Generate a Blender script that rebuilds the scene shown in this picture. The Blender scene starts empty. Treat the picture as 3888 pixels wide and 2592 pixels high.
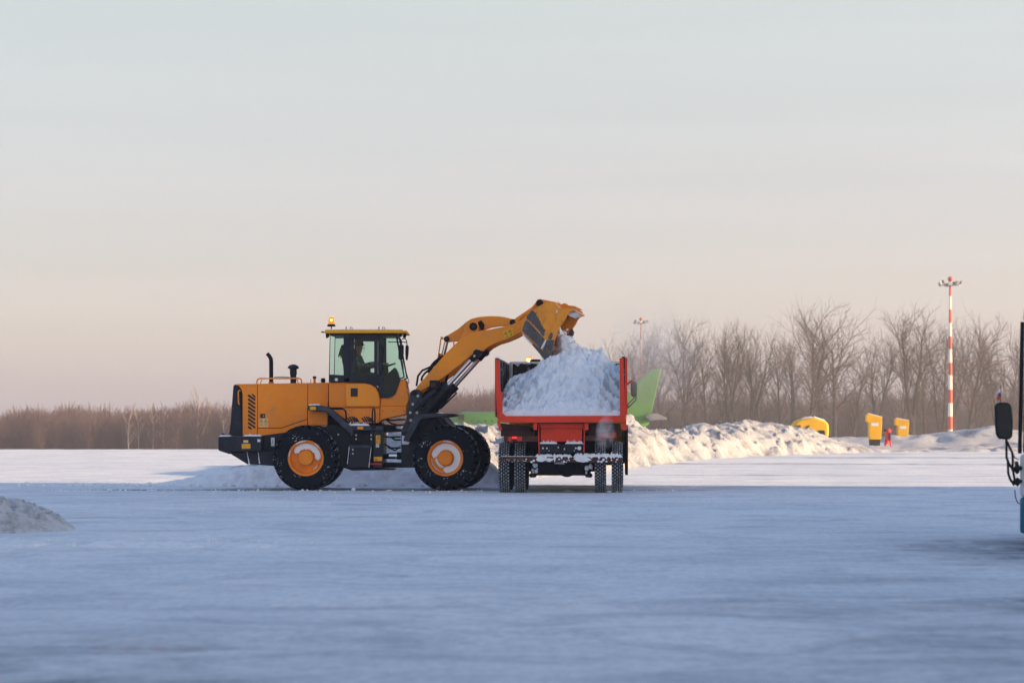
import bpy, bmesh, math, random
from mathutils import Vector, Matrix, noise
rnd = random.Random(7)
sc = bpy.context.scene
R_ = math.radians
# ------------------------------------------------------------------ camera, world, sun, exposure
CAMH, HOR, F, CX = 1.34, 1615.0, 9180.0, 1944.0      # eye height, horizon row, focal length and centre column (photo pixels)
cam = bpy.data.cameras.new("camera"); camo = bpy.data.objects.new("camera", cam)
sc.collection.objects.link(camo); sc.camera = camo
camo.location = (0, 0, CAMH); camo.rotation_euler = (R_(90), 0, 0)
cam.lens = 85; cam.sensor_width = 36; cam.shift_y = (HOR - 1296) / 3888
cam.clip_start = 0.1; cam.clip_end = 6000
cam.dof.use_dof = True; cam.dof.focus_distance = 50.3; cam.dof.aperture_fstop = 2.6; cam.dof.aperture_blades = 0
SUN_EL, SUN_B = 10.5, 9.5                              # sun low on the right, a little behind the camera
sdir = Vector((math.cos(R_(SUN_EL)) * math.cos(R_(SUN_B)), -math.cos(R_(SUN_EL)) * math.sin(R_(SUN_B)), math.sin(R_(SUN_EL))))
sun = bpy.data.lights.new("sun", 'SUN'); suno = bpy.data.objects.new("sun", sun); sc.collection.objects.link(suno)
sun.energy = 5.0; sun.angle = R_(0.6); sun.color = (1.0, 0.68, 0.36)
suno.rotation_euler = sdir.to_track_quat('Z', 'Y').to_euler(); suno.location = (40, -10, 30)
world = bpy.data.worlds.new("World"); sc.world = world; world.use_nodes = True
def ramp(N, L, src, stops):
    r = N('ShaderNodeValToRGB')
    if src is not None: L(src, r.inputs[0])
    e = r.color_ramp.elements
    e[0].position, e[0].color = stops[0][0], (*stops[0][1], 1); e[1].position, e[1].color = stops[-1][0], (*stops[-1][1], 1)
    for p, c in stops[1:-1]: x = e.new(p); x.color = (*c, 1)
    return r
def world_nodes():
    nt = world.node_tree; nt.nodes.clear(); N = nt.nodes.new; L = nt.links.new
    out = N('ShaderNodeOutputWorld'); bg = N('ShaderNodeBackground'); bg2 = N('ShaderNodeBackground'); add = N('ShaderNodeAddShader')
    sky = N('ShaderNodeTexSky'); sky.sky_type = 'NISHITA'; sky.sun_disc = False
    sky.sun_elevation = R_(SUN_EL); sky.sun_rotation = R_(90 + SUN_B); sky.dust_density = 2.0; sky.ozone_density = 2.0
    L(sky.outputs[0], bg.inputs[0]); bg.inputs[1].default_value = 0.05   # base daylight; the frosty veil is added below
    tc = N('ShaderNodeTexCoord'); sep = N('ShaderNodeSeparateXYZ'); L(tc.outputs['Generated'], sep.inputs[0])
    rp = N('ShaderNodeValToRGB'); L(sep.outputs[2], rp.inputs[0]); cr = rp.color_ramp
    cols = [(0.0, (0.362, 0.314, 0.372)), (0.035, (0.392, 0.340, 0.382)), (0.10, (0.425, 0.376, 0.405)), (0.175, (0.440, 0.432, 0.400)),
            (0.35, (0.28, 0.33, 0.39)), (0.7, (0.115, 0.19, 0.37)), (1.0, (0.085, 0.165, 0.36))]
    cr.elements[0].position, cr.elements[0].color = cols[0][0], (*cols[0][1], 1)
    cr.elements[1].position, cr.elements[1].color = cols[-1][0], (*cols[-1][1], 1)
    for p, c in cols[1:-1]:
        e = cr.elements.new(p); e.color = (*c, 1)
    # thin long cloud streaks low in the sky
    mp = N('ShaderNodeMapping'); mp.inputs['Scale'].default_value = (3.0, 3.0, 60); L(tc.outputs['Generated'], mp.inputs[0])
    ns = N('ShaderNodeTexNoise'); ns.inputs['Scale'].default_value = 1.0; ns.inputs['Detail'].default_value = 3; L(mp.outputs[0], ns.inputs[0])
    mr = N('ShaderNodeMapRange'); mr.inputs[1].default_value = 0.35; mr.inputs[2].default_value = 0.75; mr.inputs[3].default_value = 0.985; mr.inputs[4].default_value = 1.05
    L(ns.outputs[0], mr.inputs[0])
    # the side of the sky towards the sun (right and behind the camera) is brighter and warmer
    dt = N('ShaderNodeVectorMath'); dt.operation = 'DOT_PRODUCT'; L(tc.outputs['Generated'], dt.inputs[0]); dt.inputs[1].default_value = (0.5, -0.866, 0)
    gl = ramp(N, L, None, [(0.0, (.86, .845, .83)), (0.15, (.95, .93, .90)), (0.5, (1.25, 1.12, 1.0)), (1.0, (2.1, 1.7, 1.3))]); 
    mr2 = N('ShaderNodeMapRange'); mr2.inputs[1].default_value = -1; mr2.inputs[2].default_value = 1; L(dt.outputs['Value'], mr2.inputs[0]); L(mr2.outputs[0], gl.inputs[0])
    cz = N('ShaderNodeMapRange'); cz.inputs[1].default_value = .101; cz.inputs[2].default_value = .106; L(sep.outputs[2], cz.inputs[0]); cz2 = N('ShaderNodeMapRange'); cz2.inputs[1].default_value = .112; cz2.inputs[2].default_value = .107; L(sep.outputs[2], cz2.inputs[0])
    cx_ = N('ShaderNodeMapRange'); cx_.inputs[1].default_value = .13; cx_.inputs[2].default_value = .22; cx_.inputs[4].default_value = .07; L(sep.outputs[0], cx_.inputs[0])
    c1_ = N('ShaderNodeMath'); c1_.operation = 'MULTIPLY'; L(cz.outputs[0], c1_.inputs[0]); L(cz2.outputs[0], c1_.inputs[1]); c2_ = N('ShaderNodeMath'); c2_.operation = 'MULTIPLY_ADD'; L(c1_.outputs[0], c2_.inputs[0]); L(cx_.outputs[0], c2_.inputs[1]); L(mr.outputs[0], c2_.inputs[2]); mr = c2_
    v1 = N('ShaderNodeVectorMath'); v1.operation = 'MULTIPLY'; L(rp.outputs[0], v1.inputs[0]); L(gl.outputs[0], v1.inputs[1])
    vm = N('ShaderNodeVectorMath'); vm.operation = 'SCALE'; L(v1.outputs[0], vm.inputs[0]); L(mr.outputs[0], vm.inputs['Scale'])
    L(vm.outputs[0], bg2.inputs[0]); bg2.inputs[1].default_value = 0.53
    L(bg.outputs[0], add.inputs[0]); L(bg2.outputs[0], add.inputs[1]); L(add.outputs[0], out.inputs[0])
world_nodes()
sc.view_settings.view_transform = 'Standard'; sc.view_settings.look = 'None'
sc.view_settings.gamma = 1; sc.view_settings.exposure = 1.15; sc.view_settings.use_curve_mapping = False
sc.render.engine = 'CYCLES'
sc.cycles.volume_step_rate = 4; sc.cycles.volume_max_steps = 64; sc.cycles.transparent_max_bounces = 12; sc.cycles.volume_bounces = 1
sc.cycles.max_bounces = 6

# ------------------------------------------------------------------ helpers
def tag(o, label=None, cat=None, group=None, kind=None):
    for k, v in (('label', label), ('category', cat), ('group', group), ('kind', kind)):
        if v: o[k] = v
    return o
def wloc(o):
    v = Vector((0, 0, 0))
    while o: v += o.location; o = o.parent
    return v
def empty(name, loc, label=None, cat=None, group=None):
    o = bpy.data.objects.new(name, None); o.location = loc; o.empty_display_size = .2
    sc.collection.objects.link(o); return tag(o, label, cat, group)
SPLIT = {'frame_plate', 'bed_rib', 'panel_frame', 'lamp_carrier', 'bolt', 'grab_rail', 'hand_rail', 'icicle', 'ice_edge', 'work_light', 'mirror_arm', 'wiper_arm', 'hydraulic_hose',
         'hinge_plate', 'boom_tower', 'bucket_link', 'grease_line', 'fender_stay', 'bare_steel', 'bed_side', 'sill_bracket', 'mudguard', 'door_window', 'steel_tube', 'window_pillar', 'window', 'spill_guard', 'back_stiffener', 'indicator', 'cable', 'position_linkage', 'print', 'radiator_cap', 'door_seal'}
class MB:
    def __init__(s): s.v = []; s.f = []; s.mi = []; s.g = []
    def add(s, vs, fs, mi=0):
        b = len(s.v); s.g.append((b, len(s.f))); s.v += [tuple(v) for v in vs]; s.f += [tuple(i + b for i in f) for f in fs]; s.mi += [mi] * len(fs); return s
    def prism(s, pts, vec, mi=0):
        pts = [Vector(p) for p in pts]; vec = Vector(vec); n = len(pts)
        fs = [tuple(range(n)), tuple(range(2 * n - 1, n - 1, -1))] + [(i, i + n, (i + 1) % n + n, (i + 1) % n) for i in range(n)]
        return s.add(pts + [p + vec for p in pts], fs, mi)
    def box(s, a, b, mi=0):
        (x0, y0, z0), (x1, y1, z1) = a, b
        return s.prism([(x0, y0, z0), (x1, y0, z0), (x1, y0, z1), (x0, y0, z1)], (0, y1 - y0, 0), mi)
    def tube(s, pts, r, n=8, mi=0, cap=True):
        pts = [Vector(p) for p in pts]; k = len(pts); rs = r if isinstance(r, (list, tuple)) else [r] * k
        t0 = (pts[1] - pts[0]).normalized(); u = t0.orthogonal().normalized(); vs = []
        for i, p in enumerate(pts):
            t = (pts[min(i + 1, k - 1)] - pts[max(i - 1, 0)]).normalized()
            u = (u - t * u.dot(t)); u = u.normalized() if u.length > 1e-6 else t.orthogonal().normalized()
            w = t.cross(u)
            vs += [p + (u * math.cos(2 * math.pi * j / n) + w * math.sin(2 * math.pi * j / n)) * rs[i] for j in range(n)]
        fs = [(i * n + j, i * n + (j + 1) % n, (i + 1) * n + (j + 1) % n, (i + 1) * n + j) for i in range(k - 1) for j in range(n)]
        if cap: fs += [tuple(range(n)), tuple(range((k - 1) * n, k * n))]
        return s.add(vs, fs, mi)
    def cyl(s, a, b, r, n=16, r1=None, mi=0): return s.tube([a, b], [r, r if r1 is None else r1], n, mi)
    def lathe(s, c, ax, prof, n=32, mi=0, closed=False):
        c = Vector(c); ax = Vector(ax).normalized(); u = ax.orthogonal().normalized()
        if abs(ax.z) < .5: u = Vector((0, 0, 1)); u = (u - ax * u.dot(ax)).normalized()
        w = ax.cross(u); vs = []; k = len(prof)
        for (r, h) in prof:
            vs += [c + ax * h + (u * math.cos(2 * math.pi * j / n) + w * math.sin(2 * math.pi * j / n)) * max(r, 1e-4) for j in range(n)]
        fs = [(i * n + j, i * n + (j + 1) % n, ((i + 1) % k) * n + (j + 1) % n, ((i + 1) % k) * n + j) for i in range(k if closed else k - 1) for j in range(n)]
        return s.add(vs, fs, mi)
    def ball(s, c, r, n=12, m=8, mi=0):
        c = Vector(c); r = (r, r, r) if not isinstance(r, (tuple, list)) else r; vs = []
        for i in range(m + 1):
            a = math.pi * i / m
            for j in range(n):
                b = 2 * math.pi * j / n
                vs.append(c + Vector((r[0] * math.sin(a) * math.cos(b), r[1] * math.sin(a) * math.sin(b), r[2] * math.cos(a))))
        return s.add(vs, [(i * n + j, i * n + (j + 1) % n, (i + 1) * n + (j + 1) % n, (i + 1) * n + j) for i in range(m) for j in range(n)], mi)
    def build(s, name, mats, parent=None, bevel=0, smooth=40, recalc=True, loc=None):
        if name in SPLIT and len(s.g) > 1:
            out = []
            for k, (v0, f0) in enumerate(s.g):
                v1, f1 = s.g[k + 1] if k + 1 < len(s.g) else (len(s.v), len(s.f)); q = MB(); q.v = s.v[v0:v1]; q.f = [tuple(i - v0 for i in f) for f in s.f[f0:f1]]; q.mi = s.mi[f0:f1]
                out.append(q.build(name, mats, parent, bevel, smooth, recalc, loc))
            return out[0]
        me = bpy.data.meshes.new(name)
        org = wloc(parent) if parent else Vector(loc if loc else (0, 0, 0))
        me.from_pydata([tuple(Vector(v) - org) for v in s.v], [], s.f)
        mats = mats if isinstance(mats, (list, tuple)) else [mats]
        for m in mats: me.materials.append(m)
        if len(mats) > 1: me.polygons.foreach_set('material_index', s.mi)
        if recalc:
            bm = bmesh.new(); bm.from_mesh(me); bmesh.ops.remove_doubles(bm, verts=bm.verts, dist=1e-5)
            bmesh.ops.recalc_face_normals(bm, faces=bm.faces); bm.to_mesh(me); bm.free()
        me.update()
        if smooth:
            me.polygons.foreach_set('use_smooth', [True] * len(me.polygons)); me.set_sharp_from_angle(angle=R_(smooth))
        o = bpy.data.objects.new(name, me); sc.collection.objects.link(o)
        if parent: o.parent = parent
        elif loc: o.location = loc
        if bevel:
            b = o.modifiers.new('bevel', 'BEVEL'); b.width = bevel; b.segments = 2; b.limit_method = 'ANGLE'; b.angle_limit = R_(38)
            b.harden_normals = False
        return o
# photo point (src px) at depth Y; crops of the photo give the points
def P(px, py, Y): return Vector(((px - CX) / F * Y, Y, CAMH + (HOR - py) / F * Y))
def crop(ox, oy, s): return lambda x, y: (ox + x / s, oy + y / s)
c1, c2, c3, c4, c5 = crop(800, 1180, 2.177), crop(1180, 1160, 3.409), crop(1240, 1500, 3.459), crop(1520, 1100, 2.904), crop(1840, 1300, 2.614)
d6, d7, d8 = crop(960, 1560, 4.6125), crop(1540, 1480, 3.734), crop(1940, 1100, 5.228)
e1, e2, e3, e8, c8, c7 = crop(3260, 1540, 8.71), crop(3000, 1560, 9.8), crop(3520, 1040, 2.45), crop(2300, 1320, 4.9), crop(3640, 1160, 1.568), crop(2980, 1020, 2.01)
def RY(c, x, y, Y): return P(*c(x, y), Y)
def rpoly(mb, c, pts, Y0, Y1, mi=0): return mb.prism([RY(c, x, y, Y0) for x, y in pts], (0, Y1 - Y0, 0), mi)
def sm(t): t = max(0., min(1., t)); return t * t * (3 - 2 * t)
def interp(tab, x):
    if x <= tab[0][0]: return tab[0][1]
    for (a, va), (b, vb) in zip(tab, tab[1:]):
        if x <= b: return va + (vb - va) * (x - a) / (b - a)
    return tab[-1][1]

# ------------------------------------------------------------------ materials
def new_mat(name):
    m = bpy.data.materials.new(name); m.use_nodes = True; nt = m.node_tree
    return m, nt, nt.nodes['Principled BSDF'], nt.nodes.new, nt.links.new
def noise_tex(N, L, scale, detail=4, rough=.6, mapping=None, coord='Object', dist=0):
    tc = N('ShaderNodeTexCoord'); n = N('ShaderNodeTexNoise'); n.inputs['Scale'].default_value = scale; n.inputs['Detail'].default_value = detail
    n.inputs['Roughness'].default_value = rough; n.inputs['Distortion'].default_value = dist
    if mapping: mp = N('ShaderNodeMapping'); mp.inputs['Scale'].default_value = mapping; L(tc.outputs[coord], mp.inputs[0]); L(mp.outputs[0], n.inputs[0])
    else: L(tc.outputs[coord], n.inputs[0])
    return n
def mix(N, L, fac, a, b):
    m = N('ShaderNodeMix'); m.data_type = 'RGBA'; L(fac, m.inputs[0])
    for i, v in ((6, a), (7, b)):
        if isinstance(v, tuple): m.inputs[i].default_value = (*v, 1)
        else: L(v, m.inputs[i])
    return m.outputs[2]
def paint(name, col, dirt=(.05, .04, .04), amt=.25, rough=.45, scale=3, metal=0, bump=.05, edge=(.5, .75), spec=.3):
    m, nt, b, N, L = new_mat(name)
    n = noise_tex(N, L, scale, 8, .7); r = ramp(N, L, n.outputs[0], [(edge[0], (0, 0, 0)), (edge[1], (amt, amt, amt))])
    v = noise_tex(N, L, scale * .5, 3); rv = ramp(N, L, v.outputs[0], [(.3, tuple(c * .82 for c in col)), (.7, tuple(min(1, c * 1.1) for c in col))])
    L(mix(N, L, r.outputs[0], rv.outputs[0], dirt), b.inputs['Base Color'])
    b.inputs['Metallic'].default_value = metal; b.inputs['Specular IOR Level'].default_value = spec
    rr = N('ShaderNodeMapRange'); rr.inputs[3].default_value = rough - .1; rr.inputs[4].default_value = rough + .2; L(n.outputs[0], rr.inputs[0]); L(rr.outputs[0], b.inputs['Roughness'])
    if bump:
        f = noise_tex(N, L, scale * 14, 4); bp = N('ShaderNodeBump'); bp.inputs['Strength'].default_value = bump; bp.inputs['Distance'].default_value = .01
        L(f.outputs[0], bp.inputs['Height']); L(bp.outputs[0], b.inputs['Normal'])
    return m
def snow(name, col=(.80, .83, .87), low=(.62, .65, .70), scale=6, bump=.5, dirt=None, dist=.03):
    m, nt, b, N, L = new_mat(name)
    n = noise_tex(N, L, scale, 6, .65); r = ramp(N, L, n.outputs[0], [(.28, low), (.5, col)]); c = r.outputs[0]
    if dirt:
        n2 = noise_tex(N, L, scale * .35, 7, .75); r2 = ramp(N, L, n2.outputs[0], [(.52, (0, 0, 0)), (.66, (1, 1, 1))]); c = mix(N, L, r2.outputs[0], c, dirt)
    L(c, b.inputs['Base Color']); b.inputs['Roughness'].default_value = .75; b.inputs['Specular IOR Level'].default_value = .25
    f = noise_tex(N, L, scale * 5, 6, .7); bp = N('ShaderNodeBump'); bp.inputs['Strength'].default_value = bump; bp.inputs['Distance'].default_value = dist
    L(f.outputs[0], bp.inputs['Height']); L(bp.outputs[0], b.inputs['Normal'])
    return m
M = {}
M['orange'] = paint('orange_paint', (.97, .265, .010), (.30, .17, .09), .42, .45, 2.6, bump=.12, edge=(.46, .72))
M['orange2'] = paint('orange_panel_paint', (1.0, .31, .014), (.42, .24, .12), .4, .45, 2.4, bump=.12, edge=(.46, .72))
M['rim'] = paint('rim_paint', (.90, .25, .012), (.2, .09, .03), .5, .5, 8)
M['boom'] = paint('boom_paint', (.95, .305, .012), (.30, .17, .09), .42, .45, 2.6, bump=.12, edge=(.46, .72))
M['yellow'] = paint('yellow_paint', (.85, .40, .012), (.25, .15, .05), .3, .45, 3)
M['brightyellow'] = paint('bright_yellow_paint', (.80, .43, .012), (.4, .2, .05), .3, .5, 2)
M['black'] = paint('dark_grey_paint', (.022, .024, .034), (.07, .075, .09), .35, .55, 5, spec=.2)
M['blacker'] = paint('black_rubber_plastic', (.008, .009, .012), (.03, .03, .04), .3, .6, 6, spec=.2)
M['dusty'] = paint('frosted_dark_paint', (.035, .040, .055), (.12, .13, .16), .6, .6, 4, spec=.2, edge=(.45, .8))
M['steel'] = paint('chrome_rod', (.62, .64, .68), (.3, .3, .3), .2, .18, 6, metal=1, bump=0)
M['worn'] = paint('worn_steel', (.10, .095, .10), (.30, .28, .28), .45, .5, 9, metal=.4)
M['bolt'] = paint('zinc_bolt', (.55, .53, .50), (.2, .2, .2), .3, .4, 20, metal=.3, bump=0)
M['red'] = paint('orange_red_truck_paint', (.80, .052, .018), (.26, .05, .03), .5, .48, 5, edge=(.5, .7))
M['redbrown'] = paint('rusty_bumper_paint', (.075, .025, .020), (.16, .10, .08), .5, .6, 9)
M['bedsteel'] = paint('dark_bed_steel', (.030, .030, .036), (.45, .48, .55), .8, .5, 7, edge=(.56, .66))
M['rubber'] = paint('tyre_rubber', (.008, .009, .013), (.03, .033, .04), .5, .75, 12, bump=.1, spec=.15)
M['snow'] = snow('clod_snow')
M['loadsnow'] = snow('loaded_snow', (.82, .855, .91), (.66, .71, .80), 5, .55)
M['cap'] = snow('settled_snow', (.83, .85, .88), (.72, .75, .8), 10, .25)
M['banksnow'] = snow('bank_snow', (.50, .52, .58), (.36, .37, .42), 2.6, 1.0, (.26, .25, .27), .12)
M['dirtysnow'] = snow('dirty_pile_snow', (.80, .81, .85), (.60, .61, .66), 7, 1., (.42, .42, .45), .06)
M['interior'] = paint('cab_interior', (.012, .013, .017), (.03, .03, .03), .3, .7, 6)
M['decal'] = paint('orange_reflector', (.85, .40, .02), (.4, .2, .05), .2, .3, 9)
M['paledecal'] = paint('pale_sticker', (.80, .52, .22), (.4, .25, .1), .2, .5, 9, bump=0)
M['white'] = paint('white_sticker', (.72, .73, .75), (.4, .4, .4), .3, .5, 9, bump=0)
M['ink'] = paint('black_print', (.02, .02, .02), (.03, .03, .03), .1, .5, 9, bump=0)
M['seal'] = paint('window_seal', (.015, .015, .018), (.03, .03, .03), .2, .5, 9, bump=0)
M['green'] = paint('green_aircraft_paint', (.085, .24, .045), (.17, .27, .12), .25, .4, 1)
M['grey'] = paint('grey_aircraft_paint', (.22, .21, .22), (.2, .2, .2), .3, .4, 1)
M['mastred'] = paint('mast_red', (.50, .07, .035), (.4, .1, .05), .3, .5, 1)
M['mastwhite'] = paint('mast_white', (.74, .72, .68), (.5, .48, .44), .3, .5, 1)
M['lampgrey'] = paint('floodlight_grey', (.16, .17, .19), (.3, .3, .3), .3, .5, 2)
M['buswhite'] = paint('bus_white', (.62, .66, .70), (.3, .32, .35), .4, .35, 3)
M['busteal'] = paint('bus_teal', (.012, .13, .22), (.15, .2, .25), .4, .35, 3)
M['dred'] = paint('red_equipment', (.62, .03, .02), (.2, .03, .02), .3, .4, 5)
M['hangar'] = paint('hangar_cladding', (.42, .44, .47), (.3, .3, .3), .3, .5, .6)
M['hangardark'] = paint('hangar_door_paint', (.18, .2, .24), (.1, .1, .1), .3, .5, .6)
M['skin'] = paint('skin', (.34, .19, .14), (.3, .15, .1), .1, .6, 10, bump=0)
M['camo'] = paint('camouflage_jacket', (.060, .075, .070), (.16, .17, .16), .9, .85, 14, edge=(.48, .56))
M['trouser'] = paint('dark_trousers', (.02, .022, .03), (.04, .04, .05), .3, .85, 9)
M['capcloth'] = paint('cap_cloth', (.035, .033, .035), (.1, .08, .07), .3, .9, 12)
def bark(name, a, b, scale=1.5):
    m, nt, bs, N, L = new_mat(name)
    n = noise_tex(N, L, scale, 6, .7); r = ramp(N, L, n.outputs[0], [(.35, a), (.65, b)]); L(r.outputs[0], bs.inputs['Base Color']); bs.inputs['Roughness'].default_value = .9
    bs.inputs['Specular IOR Level'].default_value = .15
    return m
M['bark'] = bark('dark_bark', (.015, .012, .018), (.040, .029, .035))
M['twig'] = bark('twig_bark', (.036, .022, .026), (.088, .049, .050), .6)
M['birch'] = bark('birch_bark', (.26, .21, .21), (.40, .33, .31), 2)
M['wood'] = bark('wood_mass_bark', (.060, .040, .052), (.135, .086, .096), .08)
def glass_mat(name, tint, gloss=.12):
    m = bpy.data.materials.new(name); m.use_nodes = True; nt = m.node_tree; nt.nodes.clear(); N = nt.nodes.new; L = nt.links.new
    o = N('ShaderNodeOutputMaterial'); t = N('ShaderNodeBsdfTransparent'); t.inputs[0].default_value = (*tint, 1)
    g = N('ShaderNodeBsdfGlossy'); g.inputs['Roughness'].default_value = .05; g.inputs[0].default_value = (.8, .9, .9, 1)
    x = N('ShaderNodeMixShader'); x.inputs[0].default_value = gloss; L(t.outputs[0], x.inputs[1]); L(g.outputs[0], x.inputs[2]); L(x.outputs[0], o.inputs[0])
    return m
M['glass'] = glass_mat('green_tinted_glass', (.84, .945, .91), .012)
M['darkglass'] = glass_mat('bus_glass', (.12, .15, .17), .15)
def emit(name, col, s, base=None):
    m, nt, b, N, L = new_mat(name); b.inputs['Base Color'].default_value = (*(base or col), 1)
    b.inputs['Emission Color'].default_value = (*col, 1); b.inputs['Emission Strength'].default_value = s; b.inputs['Roughness'].default_value = .3
    return m
M['beacon'] = emit('amber_beacon_lens', (1, .12, .004), .8, (.8, .15, .01))
M['beaconcore'] = emit('beacon_flash', (1, .50, .06), 6)
M['taillight'] = emit('lit_tail_lamp', (1, .02, .04), .6, (.5, .02, .02))
M['tailoff'] = paint('tail_lamp_lens', (.55, .06, .02), (.2, .05, .03), .2, .25, 9, bump=0)

# bucket paint: orange yellow scraped through to dark steel
def bucket_paint():
    m, nt, b, N, L = new_mat('scraped_bucket_paint')
    n = noise_tex(N, L, 3.2, 10, .78); g = noise_tex(N, L, 1.1, 3, .5)
    a = N('ShaderNodeMath'); a.operation = 'ADD'; L(n.outputs[0], a.inputs[0]); L(g.outputs[0], a.inputs[1])
    r = ramp(N, L, a.outputs[0], [(.0, (0, 0, 0)), (1, (1, 1, 1))]); r.color_ramp.elements[0].position = .55; r.color_ramp.elements[1].position = .60
    mm = N('ShaderNodeMapRange'); mm.inputs[1].default_value = 1.13; mm.inputs[2].default_value = 1.18; L(a.outputs[0], mm.inputs[0])
    v = noise_tex(N, L, 2, 4); rv = ramp(N, L, v.outputs[0], [(.3, (.74, .24, .006)), (.7, (.90, .33, .008))])
    sc_ = noise_tex(N, L, 18, 6, .8, (1, 1, .25)); ms = N('ShaderNodeMapRange'); ms.inputs[1].default_value = .56; ms.inputs[2].default_value = .64; ms.inputs[4].default_value = .8; L(sc_.outputs[0], ms.inputs[0])
    c = mix(N, L, ms.outputs[0], rv.outputs[0], (.14, .07, .03)); c = mix(N, L, mm.outputs[0], c, (.045, .035, .038))
    L(c, b.inputs['Base Color']); b.inputs['Roughness'].default_value = .5
    return m
M['bucket'] = bucket_paint()
# tyre sidewall of the loader with snow specks
def speck_rubber():
    m, nt, b, N, L = new_mat('snow_specked_rubber')
    n = noise_tex(N, L, 26, 3, .6); g = noise_tex(N, L, 4, 3, .5); a = N('ShaderNodeMath'); a.operation = 'MULTIPLY_ADD'; a.inputs[1].default_value = .5
    L(g.outputs[0], a.inputs[0]); L(n.outputs[0], a.inputs[2]); mr = N('ShaderNodeMapRange'); mr.inputs[1].default_value = .92; mr.inputs[2].default_value = .95; L(a.outputs[0], mr.inputs[0])
    L(mix(N, L, mr.outputs[0], (.006, .008, .013), (.55, .60, .68)), b.inputs['Base Color']); b.inputs['Roughness'].default_value = .75; b.inputs['Specular IOR Level'].default_value = .12
    return m
M['speck'] = speck_rubber()
M['lug'] = paint('worn_tread_rubber', (.11, .11, .13), (.34, .36, .40), .6, .5, 14, edge=(.4, .7))
M['trucklug'] = paint('frosted_tread_rubber', (.13, .145, .17), (.45, .49, .54), .8, .5, 22, edge=(.42, .62))

# ground
def ground_mat():
    m, nt, b, N, L = new_mat('packed_snow_apron')
    big = noise_tex(N, L, .16, 6, .65, (1.0, .6, 1)); streak = noise_tex(N, L, .75, 10, .74, (.78, .95, 1), dist=.9); fine = noise_tex(N, L, 9.0, 7, .75, (1.2, .5, 1))
    base = ramp(N, L, big.outputs[0], [(.35, (.72, .76, .83)), (.6, (.85, .87, .90))]).outputs[0]
    st = ramp(N, L, streak.outputs[0], [(.34, (1, 1, 1)), (.54, (0, 0, 0))]).outputs[0]
    at = N('ShaderNodeAttribute'); at.attribute_name = 'bare'  # mask holds icy bare patches and painted shade together
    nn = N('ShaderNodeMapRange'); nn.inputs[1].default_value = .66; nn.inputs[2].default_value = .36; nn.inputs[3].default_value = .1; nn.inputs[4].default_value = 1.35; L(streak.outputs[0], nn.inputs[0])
    ice_shade = N('ShaderNodeMath'); ice_shade.operation = 'MULTIPLY'; ice_shade.use_clamp = True; L(nn.outputs[0], ice_shade.inputs[0]); L(at.outputs['Fac'], ice_shade.inputs[1])
    scuff = noise_tex(N, L, 3.4, 9, .78, (.85, .9, 1), dist=1.5); sf = ramp(N, L, scuff.outputs[0], [(.30, (1, 1, 1)), (.46, (0, 0, 0))]).outputs[0]
    sfm = N('ShaderNodeMath'); sfm.operation = 'MULTIPLY'; sfm.inputs[1].default_value = .5; L(sf, sfm.inputs[0])
    f1 = N('ShaderNodeMath'); f1.operation = 'MULTIPLY'; f1.inputs[1].default_value = .62; L(st, f1.inputs[0])
    c = mix(N, L, f1.outputs[0], base, (.46, .51, .60))
    c = mix(N, L, sfm.outputs[0], c, (.50, .54, .62)); c = mix(N, L, ice_shade.outputs[0], c, (.075, .115, .17))
    ff = ramp(N, L, fine.outputs[0], [(.34, (.80, .81, .84)), (.58, (1, 1, 1))]).outputs[0]
    mu = N('ShaderNodeMix'); mu.data_type = 'RGBA'; mu.blend_type = 'MULTIPLY'; mu.inputs[0].default_value = 1; L(c, mu.inputs[6]); L(ff, mu.inputs[7])
    L(mu.outputs[2], b.inputs['Base Color']); b.inputs['Roughness'].default_value = .7; b.inputs['Specular IOR Level'].default_value = .12
    f = noise_tex(N, L, 11, 8, .75, (1.0, .8, 1)); bp = N('ShaderNodeBump'); bp.inputs['Strength'].default_value = .6; bp.inputs['Distance'].default_value = .04
    L(f.outputs[0], bp.inputs['Height']); L(bp.outputs[0], b.inputs['Normal'])
    return m
M['ground'] = ground_mat()

# ------------------------------------------------------------------ ground and snow relief
def nz(x, y, z=0.): return noise.noise(Vector((x, y, z)))
def G(x, y):
    z = 0.0
    if y > 132: z = -0.022 * (y - 132) ** 2 / (y - 132 + 25)
    z = max(z, -32.)
    a = .012 + .018 * sm((y - 56) / 25)
    z += a * nz(x * .35, y * .9, 3.1) + a * .7 * nz(x * .9, y * 2.3, 8.) + .006 * nz(x * 3, y * 5, 1.)
    if y < 56 and abs(x) < 12: z -= .018 * trk(x, y)
    if 44 < y < 56.5 and -11 < x < 5: z -= .02 * sm(1 - abs(y - 50.6) / 1.0) * sm((x + 10) / 3) * sm((4.5 - x) / 2)      # wheel rut beside the machines
    return z
TRK = [(34., .10, .004), (35.6, .10, .004), (41., -.06, .006), (42.4, -.06, .006), (22., .25, .01), (23.2, .25, .01), (45.6, .02, -.004), (46.9, .02, -.004), (29.5, -.2, .012), (18.2, .12, .0), (30.8, -.2, .012)]
def trk(x, y): return sum(math.exp(-((y - (a + b * x + c * x * x + .3 * nz(x * .3, a))) / .16) ** 2) * (.5 + .9 * nz(x * .5, a * 3.)) for a, b, c in TRK if abs(y - (a + b * x + c * x * x)) < 1.2)
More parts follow.
